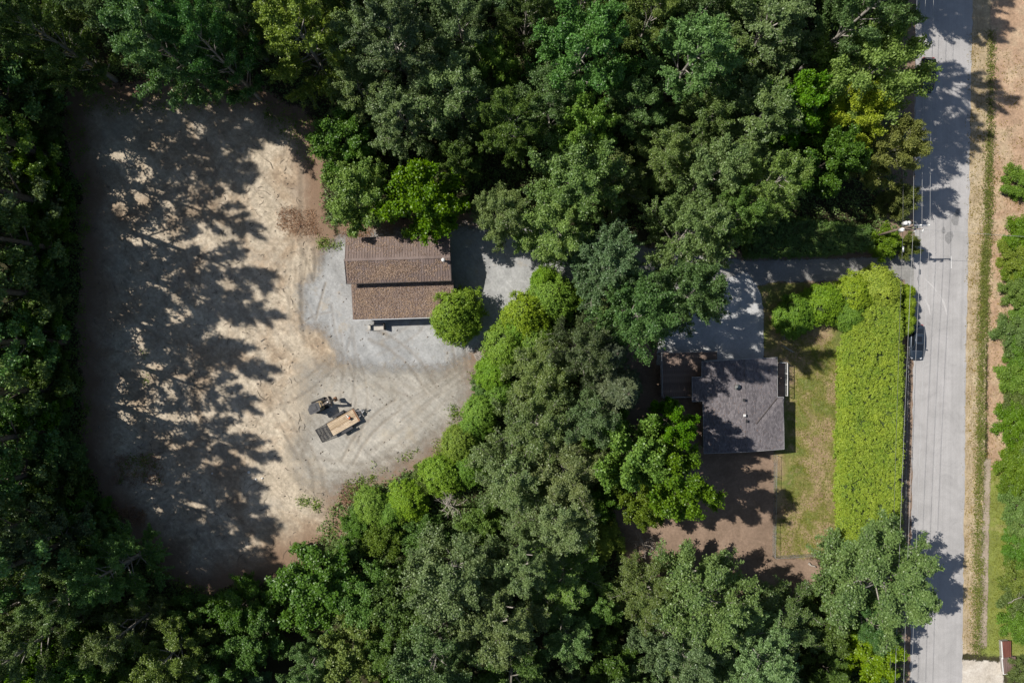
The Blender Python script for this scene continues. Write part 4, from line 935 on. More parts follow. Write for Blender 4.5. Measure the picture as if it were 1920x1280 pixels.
for s in (-6.2, 6.2): MB().add([(s - .05, .4, 4.5), (s - .05, 5.4, 4.5), (s - .05, 2.88, 5.3), (s + .05, .4, 4.5), (s + .05, 5.4, 4.5), (s + .05, 2.88, 5.3)],
                               [(0, 1, 2), (5, 4, 3), (0, 3, 4, 1), (1, 4, 5, 2), (2, 5, 3, 0)]).build('gable', M['barn_wall'], barn)
MB().box((.2, -4.52, 2.68), (13.0, .11, .10)).build('gutter', M['gutter'], barn)
MB().box((0, -.04, 4.57), (13.1, .05, .14)).build('fascia', M['trim_dark'], barn)
for s in (-6.58, 6.58):
    MB().add([(s - .03, -.02, 4.50), (s + .03, -.02, 4.50), (s + .03, 2.88, 5.31), (s - .03, 2.88, 5.31), (s - .03, -.02, 4.66), (s + .03, -.02, 4.66), (s + .03, 2.88, 5.47), (s - .03, 2.88, 5.47)],
             [(3, 2, 1, 0), (4, 5, 6, 7), (0, 1, 5, 4), (1, 2, 6, 5), (2, 3, 7, 6), (3, 0, 4, 7)]).build('barge_board', M['trim_dark'], barn)
for x in (-4.5, -1.2, 2.1, 5.0):
    d = MB().box((x, -3.93, 1.15), (2.4, .06, 2.3)).build('garage_door', M['trim_dark'], barn)
    MB().box((x, -3.98, 1.0), (.3, .04, .05)).build('handle', M['galv'], d)
fl = thing('flue_pipe', BO + Matrix.Rotation(BROT, 3, 'Z') @ Vector((5.75, 2.45, 5.25)), 0, 'short white flue pipe with cap near the barn\'s right gable', 'flue')
MB().tube([(0, 0, 0), (0, 0, .75)], .13, 12).build('pipe', M['galv'], fl, True)
MB().tube([(0, 0, .78), (0, 0, .86), (0, 0, .98)], [.25, .25, .05], 12).build('cap', M['white'], fl, True)
for i, (x, w, h) in enumerate([(-2.8, 2.2, .10)]):
    p = PV(693, 611); o = thing('concrete_step', (P(707, 609)[0], P(707, 609)[1] - .32, 0), BROT, 'low pale concrete step in front of the barn\'s lower wall', 'step')
    MB().box((0, 0, .08), (2.15, .75, .22)).build('slab', M['concrete'], o, bevel=.02)
    MB().box((-.92, .05, .42), (.34, .62, .46)).build('block', M['concrete'], o, bevel=.02)
    MB().box((1.05, .1, .6), (.1, .9, .9)).build('side_rail', M['trim_dark'], o)
# leaf litter lying on the roof
rng = np.random.default_rng(33); Vs = []
def litter(n, u0, u1, va, za, vb, zb, dens):
    U = rng.uniform(u0, u1, n * 4); T = rng.uniform(0, 1, n * 4); k = rng.random(n * 4) < dens(U, T) ; U = U[k][:n]; T = T[k][:n]
    C = np.stack([U, va + (vb - va) * T, za + (zb - za) * T + .055], -1)
    sl = (zb - za) / (vb - va); nn = np.array([0, -sl, 1.0]) + rng.normal(size=C.shape) * .35
    Vs.append(leaf_quads(C, nn, .15, .11, rng))
nz = lambda U, T, a: vnoise(U + a, T * 4, 1.2)
litter(3000, -6.4, 6.4, 0, 4.6, 2.85, 5.4, lambda U, T: np.clip((.75 - np.abs(T - .5) * 1.1) * (nz(U, T, 3) * 1.6 - .1) * (1.0 - .55 * (U > 2.8)), 0, 1))
litter(7000, -6.2, 6.6, -4.4, 2.7, .1, 3.25, lambda U, T: np.clip(.45 + nz(U, T, 9) * .9 - .3 * (T < .08), 0, 1))
litter(700, -6.4, 6.4, 5.7, 4.55, 2.95, 5.4, lambda U, T: np.clip((1 - T) * 1.3 * nz(U, T, 5), 0, 1))
o = new_obj('leaf_litter', leaf_mesh('leaf_litter', Vs, M['litter'])); o.location = BO; o.rotation_euler.z = BROT
tag(o, 'brown fallen leaves strewn over the barn roof', 'leaves', None, 'stuff')

# ------------------------------------------------------------------ house
RZ, SLP = 3.95, .115
HOUSE_LOC = Vector((*P(1392, 760), 0))
house = thing('house', HOUSE_LOC, 0, 'house with a low grey shingle roof half shaded by trees', 'house')
def hp(px, py, z): a = P(px, py, z); return Vector((a[0], a[1], z)) - HOUSE_LOC
r0, r1 = hp(1396, 673, RZ), hp(1400, 847, RZ)
def rz(px, py):                      # point on the roof plane seen at this pixel
    p = hp(px, py, 3.4); t = (p.y - r0.y) / (r1.y - r0.y); xr = r0.x + (r1.x - r0.x) * t
    return hp(px, py, RZ - SLP * abs(p.x - xr))
west = [rz(*q) for q in ((1316, 678), (1315.6, 706.5), (1297.5, 707), (1298, 752.7), (1318, 752), (1320, 850))]
east = [rz(*q) for q in ((1470.5, 841.7), (1469, 744), (1458, 744), (1457.4, 670))]
th = Vector((0, 0, -.2))
b = MB(); ring = west + [r1] + east + [r0]; n = len(ring)
b.v = [tuple(v) for v in ring] + [tuple(v + th) for v in ring]
iw = list(range(6)) + [6, n - 1]; ie = [6] + list(range(7, 11)) + [n - 1]
b.f = [tuple(iw), tuple(ie), tuple(n + i for i in reversed(iw)), tuple(n + i for i in reversed(ie))] + [(i, n + i, n + (i + 1) % n, (i + 1) % n)[::-1] for i in range(n)]
roof = b.build('roof', M['shingle'], house)
for i in range(n):
    a, c = ring[i], ring[(i + 1) % n]
    if c is r1 or a is r1 or c is r0 or a is r0 or abs(a.x - c.x) < abs(a.y - c.y) or True:
        MB().tube([a + Vector((0, 0, -.02)), c + Vector((0, 0, -.02))], .03, 5).build('gutter', M['gutter'], house)
# diagonal wing ridge on the right slope
va, vb = rz(1457.5, 746.5) + Vector((0, 0, .01)), rz(1418.5, 795) + Vector((0, 0, .01))
wa, wb = rz(1467.5, 746.5) + Vector((0, 0, .24)), rz(1427.5, 798) + Vector((0, 0, .18))
ca, cb = rz(1469.5, 800), rz(1452, 820)
MB().add([va, vb, wb, wa, ca, cb, vb + th * .1, va + th, wa + th * 3], [(0, 1, 2, 3), (3, 2, 5, 4), (1, 5, 2), (0, 3, 4)]).build('wing_roof', M['shingle'], house)
MB().tube([va + Vector((-.03, .03, .03)), vb + Vector((-.03, .03, .03))], .06, 5).build('valley_flashing', M['trim_dark'], house)
MB().tube([r0 + Vector((0, -.1, .01)), r1 + Vector((0, .1, .01))], .06, 6).build('ridge_cap', M['shingle'], house)
wall = [v.copy() for v in (west + east)]; cx = sum(v.x for v in wall) / len(wall); cy = sum(v.y for v in wall) / len(wall)
inset = [Vector((v.x + (.55 if v.x < cx else -.55), v.y + (.5 if v.y < cy else -.5), 0)) for v in wall]
MB().prism([(v.x, v.y) for v in inset], -.12, 3.12).build('wall', M['house_wall'], house)
ex = max(v.x for v in inset); sy = min(v.y for v in inset)
for y in (-2.2, -4.4):
    w = MB().box((ex + .02, y, 1.6), (.06, 1.4, 1.1)).build('window', M['gutter'], house); MB().box((ex + .055, y, 1.6), (.02, 1.2, .9)).build('pane', M['window'], w)
for x in (-1.5, 1.8):
    w = MB().box((x, sy - .02, 1.6), (1.5, .06, 1.1)).build('window', M['gutter'], house); MB().box((x, sy - .055, 1.6), (1.3, .02, .9)).build('pane', M['window'], w)
d = MB().box((ex - .82, 1.2, 1.9), (.06, .95, 2.05)).build('door', M['white'], house); MB().tube([(ex - .78, .85, 1.9), (ex - .70, .85, 1.9)], .04, 8).build('handle', M['galv'], d)
for i, (px, py, lab, m, hh) in enumerate(((1393, 749, 'dark roof vent pipe near the middle of the house roof, uppermost of three', 'steel_dark', .5),
                                     (1394.5, 778, 'white capped roof vent on the house roof, middle of three', 'white', .4), (1399, 789, 'dark square roof vent on the house roof, lowest of three', 'steel_dark', .3))):
    p = rz(px, py) + HOUSE_LOC; o = thing('roof_vent', p, 0, lab, 'vent', 'house roof vents')
    MB().tube([(0, 0, -.05), (0, 0, hh)], .10, 10).build('pipe', M['galv'], o, True)
    MB().box((0, 0, hh + .04), (.34, .34, .09), taper=.7).build('cap', M[m], o)
p = rz(1381, 725) + HOUSE_LOC; o = thing('satellite_dish', p, .6, 'small pale dish on the shaded part of the house roof', 'dish')
MB().tube([(0, 0, -.05), (0, 0, .4)], .03, 6).build('mast', M['galv'], o)
MB().loft([[(math.cos(a * .524) * r, math.sin(a * .524) * r * .8, .42 + r * r * .4) for a in range(12)] for r in (.05, .2, .34, .40)], True).build('reflector', M['fence_grey'], o, True)

def rail(parent, pts, h, mat, post_gap=1.4, balus=0.0, r=.03, name='railing'):
    """posts, top rail and (optional) balusters along points at deck level"""
    for a, c in zip(pts[:-1], pts[1:]):
        a, c = Vector(a), Vector(c); L = (c - a).length; k = max(1, round(L / post_gap))
        for i in range(k + 1):
            q = a + (c - a) * i / k; MB().box((q.x, q.y, q.z + h / 2), (.08, .08, h)).build('post', mat, parent)
        up = Vector((0, 0, h)); MB().tube([a + up, c + up], r * 1.3, 6).build('top_rail', mat, parent)
        MB().tube([a + up * .15, c + up * .15], r * .8, 5).build('bottom_rail', mat, parent)
        if balus:
            bm = MB()
            for i in range(int(L / balus)):
                q = a + (c - a) * (i + .5) * balus / L; bm.box((q.x, q.y, q.z + h * .55), (.025, .025, h * .8))
            bm.build('balusters', mat, parent)
DZ = 1.5
dl = Vector((*P(1290, 700, DZ), 0)); deck = thing('deck', dl, math.radians(1.5), 'raised dark wooden deck with white rail left of the house roof', 'deck')
x0, y1 = [Vector((*P(1238, 659, DZ), 0)) - dl][0].x, (Vector((*P(1238, 659, DZ), 0)) - dl).y
y0 = (Vector((*P(1240, 744, DZ), 0)) - dl).y; xm = (Vector((*P(1318, 700, DZ), 0)) - dl).x; xe = (Vector((*P(1344, 700, DZ), 0)) - dl).x; ys = (Vector((*P(1344, 675, DZ), 0)) - dl).y
ml = MB().box((0, (y0 + y1) / 2, DZ - .02), (.272, y1 - y0, .04)).mesh('board', M['deck_wood']); msh = MB().box((0, (ys + y1) / 2, DZ - .02), (.272, y1 - ys, .04)).mesh('board', M['deck_wood'])
x = x0 + .15; i = 0
while x < xe:
    o = new_obj('board', ml if x < xm else msh, deck); o.location = (x, 0, random.Random(i).uniform(-.008, .008)); x += .285; i += 1
for q in (x0 + .1, (x0 + xm) / 2, xm - .2):
    for yy in (y0 + .2, y1 - .2): MB().box((q, yy, DZ / 2 - .1), (.12, .12, DZ)).build('leg', M['deck_wood'], deck)
for yy in (y0 + .2, (y0 + y1) / 2, y1 - .2): MB().box(((x0 + xm) / 2, yy, DZ - .13), (xm - x0 - .1, .08, .16)).build('joist', M['deck_wood'], deck)
rail(deck, [(x0 + .05, y0 + .05, DZ), (x0 + .05, y1 - .05, DZ)], 1.0, M['gutter'], 1.4, .14)
rail(deck, [(x0 + .05, y1 - .05, DZ), (xe, y1 - .05, DZ)], 1.0, M['fence_grey'], 1.6)
rail(deck, [(x0 + .05, y0 + .05, DZ), (xm - 1.3, y0 + .05, DZ)], 1.0, M['fence_grey'], 1.6)
bl = Vector((*P(1465, 714, 1.0), 0)); porch = thing('porch', bl, 0, 'narrow side porch with white baluster railing at the house\'s right side', 'porch')
hw, hl = .45, 2.45
pm = MB().box((0, 0, .98), (.14, hl * 2, .04)).mesh('board', M['deck_wood'])
for i in range(6): new_obj('board', pm, porch).location = (-hw + .08 + i * .155, 0, 0)
for sy_ in (-hl + .2, 0, hl - .2):
    for sx in (-hw + .1, hw - .1): MB().box((sx, sy_, .42), (.1, .1, 1.08)).build('leg', M['deck_wood'], porch)
rail(porch, [(-hw, hl - .05, 1), (hw, hl - .05, 1), (hw, -hl + .6, 1)], 1.0, M['white'], 1.6, .13, .035)
for i in range(4): MB().box((hw * .2, -hl - .15 - .28 * i, .8 - .22 * i), (hw * 1.6, .27, .05)).build('step', M['deck_wood'], porch)

# ------------------------------------------------------------------ fences
def fence(pts, h, mat, label, gap=2.6, cell=.22):
    w = [Vector((*P(*p), -.05)) for p in pts]; o = thing('wire_fence', w[0], 0, label, 'fence'); q = [v - w[0] for v in w]
    for a, c in zip(q[:-1], q[1:]):
        L = (c - a).length; k = max(1, round(L / gap)); up = Vector((0, 0, 1)); d = (c - a) / L
        for i in range(k + 1):
            s = a + (c - a) * i / k; MB().tube([s, s + up * (h + .08)], .035, 6).build('post', mat, o)
        MB().tube([a + up * h, c + up * h], .022, 5).build('top_rail', mat, o)
        bm = MB(); n = int(L / cell)
        for i in range(n):
            for sgn in (1, -1):
                s = a + d * (i * cell); e = s + d * min(h, L - i * cell) * 1.0 * sgn
                if sgn < 0: s = a + d * min(L, (i * cell + h)); e = a + d * (i * cell)
                bm.tube([s + up * .05, e + up * h], .006, 3, False)
        bm.build('wire_mesh', mat, o)
    return o
fence([(1451, 852), (1450, 930), (1448, 1042)], 1.3, M['fence_grey'], 'grey wire fence running down between the back yard and the lawn')
fence([(1448, 1042), (1525, 1037)], 1.3, M['fence_grey'], 'short grey wire fence across the lawn\'s bottom end')
fence([(1579, 635), (1576, 800), (1571, 1020)], 1.5, M['fence_green'], 'green wire fence along the lawn side of the long hedge')
fence([(1466, 598), (1466, 636)], 1.1, M['galv'], 'short pale fence beside the parking pad above the porch')
fence([(1464, 648), (1483, 660)], 1.1, M['galv'], 'pale open gate on the lawn above the porch')
fence([(1697, 650), (1692, 860), (1687, 1300)], 1.1, M['fence_grey'], 'wire fence along the road side of the long hedge')

# ------------------------------------------------------------------ cars
def car(px, py, rz_, paint, label, wag=False):
    o = thing('car', (*P(px, py, .7), 0), rz_, label, 'car', 'cars parked along the road')
    st = [(-2.30, .60, .72, .42), (-2.22, .76, .86, .30), (-1.95, .85, .95, .24), (-1.2, .90, .98, .22), (-.2, .91, .97, .22), (.7, .91, .96, .22), (1.15, .90, .94, .22), (1.6, .87, .88, .24), (2.0, .79, .78, .27), (2.22, .62, .66, .32), (2.29, .45, .58, .38)]
    def ring(x, w, zt, zb): return [(x, -w * .9, zb), (x, -w, zb + .2), (x, -w, zt - .18), (x, -w * .93, zt - .05), (x, -w * .75, zt), (x, 0, zt + .035), (x, w * .75, zt), (x, w * .93, zt - .05), (x, w, zt - .18), (x, w, zb + .2), (x, w * .9, zb), (x, 0, zb)]
    MB().loft([ring(*s) for s in st]).build('body', M[paint], o, True)
    rb = -1.75 if not wag else -2.1; rt = -1.05 if not wag else -1.75
    b0 = [(rb, .78), (1.12, .80)]; t0 = [(rt, .56), (.28, .58)]; zb, zt = .95, (1.42 if not wag else 1.6)
    B = [(rb, -.76, zb), (1.12, -.79, zb), (1.12, .79, zb), (rb, .76, zb)]; T = [(rt, -.56, zt - .03), (.28, -.58, zt - .03), (.28, .58, zt - .03), (rt, .56, zt - .03)]
    MB().add(B + T, [(0, 1, 5, 4), (1, 2, 6, 5), (2, 3, 7, 6), (3, 0, 4, 7), (4, 5, 6, 7)]).build('pillars', M[paint], o)
    MB().loft([[(rt - .05, -.54, zt - .02), (.30, -.56, zt - .02), (.30, .56, zt - .02), (rt - .05, .54, zt - .02)], [(rt + .02, -.5, zt + .025), (.22, -.52, zt + .025), (.22, .52, zt + .025), (rt + .02, .5, zt + .025)],
               [(rt + .3, -.3, zt + .05), (0, -.32, zt + .05), (0, .32, zt + .05), (rt + .3, .3, zt + .05)]]).build('roof', M[paint], o, True)
    def pane(name, q, off):
        V = [Vector(p) for p in q]; nrm = (V[1] - V[0]).cross(V[2] - V[0]).normalized()
        if nrm.z < 0: nrm = -nrm
        c = sum(V, Vector()) / 4; V = [c + (v - c) * .9 + nrm * off for v in V]
        MB().add(V + [v - nrm * .02 for v in V], [(0, 1, 2, 3), (7, 6, 5, 4), (0, 4, 5, 1), (1, 5, 6, 2), (2, 6, 7, 3), (3, 7, 4, 0)]).build(name, M['glass'], o)
    pane('windscreen', [B[1], B[2], T[2], T[1]], .012); pane('rear_window', [B[3], B[0], T[0], T[3]], .012)
    pane('side_window', [B[0], B[1], T[1], T[0]], .012); pane('side_window', [B[2], B[3], T[3], T[2]], .012)
    MB().box((-.35, 0, zt + .06), (.75, .6, .012)).build('sunroof', M['glass'], o)
    for x in (-1.38, 1.38):
        for s in (-1, 1):
            w = MB().tube([(x, s * .70, .32), (x, s * .90, .32)], .32, 18).build('wheel', M['rubber'], o); MB().tube([(x, s * .86, .32), (x, s * .915, .32)], .2, 12).build('rim', M['chrome'], w)
    for s in (-1, 1):
        MB().box((.78, s * .99, .98), (.16, .2, .12), rz=s * -.2).build('mirror', M[paint], o, bevel=.02)
        MB().box((2.06, s * .60, .70), (.26, .26, .1), rz=s * .5).build('headlight', M['lamp_glass'], o, bevel=.02)
        MB().box((-2.2, s * .62, .78), (.14, .3, .12), rz=s * -.25).build('tail_light', M['tail'], o, bevel=.02)
    MB().tube([(1.16, -.62, .975), (1.2, 0, 1.0), (1.16, .62, .975)], .014, 5).build('wiper', M['chrome'], o)
    MB().box((-2.31, 0, .6), (.02, .5, .12)).build('number_plate', M['white'], o)
car(1718.5, 641, math.radians(-91.5), 'car_blue', 'dark blue parked car beside the long yellow-green hedge')
car(1740, 141, math.radians(-91), 'car_black', 'black car in the shade partly under the pale locust', True)

# ------------------------------------------------------------------ mini excavator
ex_ = thing('mini_excavator', (*P(601.5, 760), 0.0), math.radians(23), 'mini excavator with charcoal canopy beside the flat trailer', 'excavator')
for s in (-1, 1):
    t_ = MB().xprism([(-.95, .18), (-.85, .02), (.85, .02), (.95, .18), (.95, .32), (.82, .46), (-.82, .46), (-.95, .32)], s * .62 - .17 + .08, s * .62 + .17 + .08).build('track', M['rubber'], ex_, bevel=.03)
    bm = MB()
    for i in range(12): bm.box((-.8 + i * .145, s * .62 + .08, .475), (.07, .36, .03))
    bm.build('track_pads', M['steel_dark'], t_)
MB().box((0, .08, .42), (.9, 1.0, .2)).build('undercarriage', M['steel_dark'], ex_)
MB().prism([(-1.0, -.35), (-.85, -.62), (.25, -.66), (.55, -.5), (.55, .5), (.25, .62), (-.85, .6), (-1.0, .35)], .55, 1.0).build('house_body', M['exc_body'], ex_, bevel=.05)
MB().prism([(-1.02, -.4), (-.80, -.62), (-.45, -.62), (-.45, .6), (-.80, .6), (-1.02, .4)], 1.0, 1.32).build('engine_cover', M['exc_body'], ex_, bevel=.06)
MB().box((-.25, .1, 1.08), (.45, .48, .16)).box((-.45, .1, 1.36), (.1, .46, .5)).build('seat', M['rubber'], ex_, bevel=.03)
cp = MB().prism([(-1.12, -.52), (-.98, -.66), (.30, -.60), (.46, -.28), (.48, .50), (-.35, .62), (-.72, .52), (-1.12, .10)], 2.30, 2.39).build('canopy', M['canopy'], ex_, bevel=.015)
MB().box((-.30, 0, 2.43), (.7, .7, .05)).build('hatch', M['canopy'], cp, bevel=.02)
for x, y in ((-.85, -.5), (-.85, .45), (.3, -.5), (.3, .42)): MB().tube([(x, y, 1.0), (x, y, 2.32)], .035, 6).build('canopy_post', M['steel_dark'], ex_)
MB().xprism([(.5, .62), (.85, .62), (.85, .95), (.5, .95)], -.14, .14).build('swing_bracket', M['exc_boom'], ex_, bevel=.02)
MB().xprism([(.62, .80), (.9, .72), (1.35, 1.95), (1.98, 2.62), (1.86, 2.80), (1.15, 2.10)], -.14, .14).build('boom', M['exc_boom'], ex_, bevel=.02)
MB().xprism([(1.78, 2.86), (2.02, 2.70), (2.42, 1.35), (2.28, 1.30), (1.84, 2.45)], -.12, .12).build('dipper_arm', M['exc_boom'], ex_, bevel=.02)
MB().tube([(.95, 0, 1.25), (1.55, 0, 2.05)], .055, 8).build('hydraulic_ram', M['chrome'], ex_, True)
MB().tube([(1.55, .0, 2.75), (2.12, .0, 2.55)], .05, 8).build('hydraulic_ram', M['chrome'], ex_, True)
bk = MB().xprism([(2.28, 1.36), (2.52, 1.30), (2.58, .95), (2.38, .72), (2.06, .78), (2.16, .86), (2.36, .90), (2.44, 1.05)], -.26, .26).build('bucket', M['rust'], ex_)
MB().xprism([(2.30, 1.30), (2.5, 1.26), (2.55, .95), (2.36, .76), (2.1, .8)], .262, .285).xprism([(2.30, 1.30), (2.5, 1.26), (2.55, .95), (2.36, .76), (2.1, .8)], -.285, -.262).build('side_plate', M['rust'], bk)
for i in range(4): MB().box((2.02, -.2 + i * .133, .76), (.16, .05, .04)).build('tooth', M['steel_dark'], bk)
bd = MB().xprism([(1.36, .08), (1.42, .06), (1.48, .22), (1.42, .44), (1.35, .44), (1.40, .25)], -.58, .76).build('blade', M['exc_boom'], ex_)
for s in (-.3, .45): MB().tube([(.4, s, .35), (1.36, s, .25)], .05, 6).build('blade_arm', M['exc_boom'], bd)

# ------------------------------------------------------------------ flat trailer
TZ = .62
tr = thing('flat_trailer', (*P(643.7, 791.0, TZ), 0), math.radians(29.7), 'flat trailer with pale plank bed and dark mesh ramps', 'trailer')
pmA = MB().box((0, 0, TZ), (4.04, .160, .05)).mesh('plank', M['plank'])
prn = random.Random(4)
for i in range(10):
    o = new_obj('plank', pmA, tr); o.location = (prn.uniform(-.01, .01), -.82 + i * .182, prn.uniform(-.008, .008))
MB().box((1.90, 0, TZ + .035), (.16, 1.84, .02)).build('end_plate', M['rust'], tr)
for s in (-1, 1): MB().box((0, s * .945, TZ), (4.14, .07, .13)).build('side_rail', M['steel_dark'], tr)
for x in (-2.05, 2.06): MB().box((x, 0, TZ), (.06, 1.82, .13)).build('end_rail', M['steel_dark'], tr)
for x in (-1.4, -.5, .4, 1.3): MB().box((x, 0, TZ - .1), (.08, 1.8, .1)).build('cross_member', M['steel_dark'], tr)
for s in (-1, 1):
    MB().xprism([(-.95, .66), (-.80, .88), (.78, .88), (.92, .66), (.88, .66), (.74, .84), (-.76, .84), (-.91, .66)], s * 1.02 - (.0 if s > 0 else .34), s * 1.02 + (.34 if s > 0 else .0)).build('fender', M['steel_dark'], tr, bevel=.015)
    for x in (-.42, .38):
        w = MB().tube([(x, s * 1.06, .36), (x, s * 1.30, .36)], .36, 18).build('wheel', M['rubber'], tr); MB().tube([(x, s * 1.24, .36), (x, s * 1.315, .36)], .2, 12).build('rim', M['galv'], w)
    MB().box((-.02, s * 1.1, .4), (.5, .06, .08)).build('spring', M['steel_dark'], tr)
MB().tube([(2.06, .5, .52), (3.15, 0.0, .50)], .05, 6).tube([(2.06, -.5, .52), (3.15, 0.0, .50)], .05, 6).tube([(2.75, .19, .51), (2.75, -.19, .51)], .035, 6).build('drawbar', M['galv'], tr)
MB().box((3.28, 0, .52), (.4, .12, .12)).build('coupler', M['steel_dark'], tr, bevel=.02)
jk = MB().tube([(2.95, .16, .08), (2.95, .16, 1.05)], .045, 8).build('jack', M['steel_dark'], tr); MB().tube([(2.95, .16, 1.0), (3.2, .32, 1.0)], .02, 6).build('crank_handle', M['galv'], jk)
MB().box((2.42, 0, .62), (.34, .5, .28)).build('tool_box', M['steel_dark'], tr, bevel=.02)
for s in (-1, 1):                     # lowered mesh ramps
    rp = MB().tube([(-2.10, s * .06, TZ), (-3.85, s * .06, .06)], .035, 5).tube([(-2.10, s * .92, TZ), (-3.85, s * .92, .06)], .035, 5).tube([(-3.85, s * .06, .06), (-3.85, s * .92, .06)], .03, 5).tube([(-2.1, s * .06, TZ), (-2.1, s * .92, TZ)], .03, 5).build('ramp', M['steel_dark'], tr)
    bm = MB()
    for i in range(1, 16):
        f = i / 16; bm.box((-2.1 - 1.75 * f, s * .49, TZ - (TZ - .06) * f), (.045, .86, .03), ry=0)
    for j in range(1, 7): bm.tube([(-2.1, s * (.06 + .123 * j), TZ - .01), (-3.85, s * (.06 + .123 * j), .05)], .014, 4)
    bm.build('mesh_bars', M['steel_dark'], rp)
cn = thing('traffic_cone', (*P(657, 784.5, TZ + .1), TZ + .20), math.radians(-42), 'orange and white traffic cone lying on the trailer bed', 'cone')
MB().tube([(-.02, 0, 0), (-.24, 0, .02)], [.165, .13], 14).build('cone', M['orange'], cn, True)
MB().tube([(-.24, 0, .02), (-.50, 0, .045)], [.13, .085], 14).build('white_collar', M['white'], cn, True)
MB().tube([(-.50, 0, .045), (-.72, 0, .06)], [.085, .04], 14).build('tip', M['white'], cn, True)
MB().box((.03, 0, 0), (.07, .4, .4)).build('base', M['rubber'], cn, bevel=.015)

# ------------------------------------------------------------------ utility pole and wires
pb = Vector((*P(1629, 446), -.1)); pole = thing('utility_pole', pb, 0, 'wooden utility pole with white transformers above the roadside bushes', 'pole')
MB().tube([(0, 0, 0), (0, 0, 6), (0, 0, 11.1)], [.17, .145, .12], 10).build('shaft', M['pole_wood'], pole, True)
MB().box((1.0, .05, 10.55), (2.5, .11, .13)).build('crossarm', M['galv'], pole)
MB().box((.75, -.28, 9.9), (2.0, .10, .12)).build('crossarm', M['pole_wood'], pole)
for x in (.15, 1.15, 2.1):
    MB().tube([(x, .05, 10.6), (x, .05, 10.72), (x, .05, 10.9)], [.09, .12, .05], 8).build('insulator', M['white'], pole, True)
for x, y, z in ((-.35, .38, 10.0), (-.36, -.28, 9.2), (.2, .45, 9.6)):
    c_ = MB().tube([(x, y, z - .5), (x, y, z + .3), (x, y, z + .36)], [.24, .24, .2], 14).build('transformer', M['white'], pole, True)
    MB().tube([(x, y, z + .36), (x + .05, y, z + .58)], .05, 6).build('bushing', M['white'], c_)
for x in (.95, 1.85): MB().tube([(x, -.25, 9.9), (x + .05, -.5, 9.75), (x, -.62, 9.45)], [.07, .1, .06], 8).build('fuse_cutout', M['white'], pole, True)
MB().box((.25, -.1, 7.8), (.6, .1, .1)).build('cable_bracket', M['galv'], pole)
def wire(a, pts_end, mid, r, mat, label):
    pts = []
    for (s, e, sag) in ((pts_end[0], a, mid), (a, pts_end[1], mid)):
        if s is None or e is None: continue
        for i in range(13):
            f = i / 12; q = s + (e - s) * f; pts.append(q - Vector((0, 0, sag * 4 * f * (1 - f))))
    o = MB().tube([p - pb for p in pts], r, 5).build('overhead_wire', mat); o.location = pb
    return tag(o, label, 'wire', 'overhead wires')
for i, (dx, lab) in enumerate(((.15, 'bright overhead power wire nearest the pole'), (1.15, 'bright overhead power wire, middle of three on the crossarm'), (2.1, 'bright overhead power wire, outermost above the road'))):
    a = pb + Vector((dx, .05, 10.93)); wire(a, (Vector((a.x + 1.2 , 62, 10.9)), Vector((a.x - 2.6, -62, 10.6))), .5, .016, M['alu'], lab)
a = pb + Vector((.5, -.1, 7.85)); wire(a, (Vector((a.x + .9, 62, 7.8)), Vector((a.x - 1.9, -62, 7.6))), .35, .022, M['black_cable'], 'lower dark communication cable below the power wires')
a = pb + Vector((.9, -.28, 9.95)); wire(a, (None, Vector((78, a.y - 1.6, 8.0))), .5, .016, M['alu'], 'thin service wire crossing the road from the pole')
bx = thing('splice_box', Vector((*P(1694, 467, 7.7), 7.62)), 0, 'pale cable splice case hanging on the lower cable near the driveway', 'box')
MB().tube([(0, -.35, 0), (0, -.3, 0), (0, .3, 0), (0, .35, 0)], [.04, .11, .11, .04], 10).build('case', M['galv'], bx, True)
MB().tube([(0, -.3, -.05), (.1, -1.0, -.5), (.02, -1.6, -.2), (0, -1.9, .05)], .02, 5).build('loop', M['black_cable'], bx)

# ------------------------------------------------------------------ sheds, stones, logs
def shed(px, py, w, l, h, rz_, mat, label):
    o = thing('shed', (*P(px, py, h), -.05), rz_, label, 'shed', 'small sheds')
    MB().box((0, 0, h / 2), (w - .2, l - .2, h)).build('wall', M['house_wall'], o)
    roof_plane(o, -w / 2, w / 2, -l / 2, h + .02, l / 2, h + .22, .9, mat, 'roof_sheet', .3, .04)
    MB().box((-w / 2 - .03, 0, h + .1), (.06, l, .16)).build('fascia', M['white'], o); MB().box((0, -l / 2 - .03, h + .02), (w, .05, .14)).build('fascia', M['white'], o); return o
shed(1887, 1217, 1.15, 2.3, .7, math.radians(4), M['shed_red'], 'small shed with rusty-red ribbed roof at the lower right edge')
shed(1892, 1246, 1.7, 2.2, .6, math.radians(6), M['shed_brown'], 'small shed with grey-brown ribbed roof below the rusty-red one')
def rock(px, py, s, seed, label, group, mat='stone', z=0):
    q = random.Random(seed); vs = []; b = MB(); rings = []
    ph = q.uniform(0, 6)
    for i, (zz, r) in enumerate(((-.15, .75), (.1, 1.0), (.4, .85), (.62, .45))):
        rings.append([(math.cos(a * .785 + ph) * r * q.uniform(.8, 1.15) * s, math.sin(a * .785 + ph) * r * q.uniform(.75, 1.1) * s, zz * s * q.uniform(.85, 1.15)) for a in range(8)])
    b.loft(rings); o = b.build('stone', M[mat], None, False, .02 * s); o.location = (*P(px, py), z); tag(o, label, 'stone', group)
for i, (x, y, s) in enumerate(((1880, 906, .40), (1887, 910, .5), (1894, 914, .62), (1900, 918, .45), (1890, 918, .38), (1882, 914, .3), (1905, 912, .4))):
    rock(x, y, s, i, 'tan stone in the loose pile between two bushes at the right edge', 'stone pile')
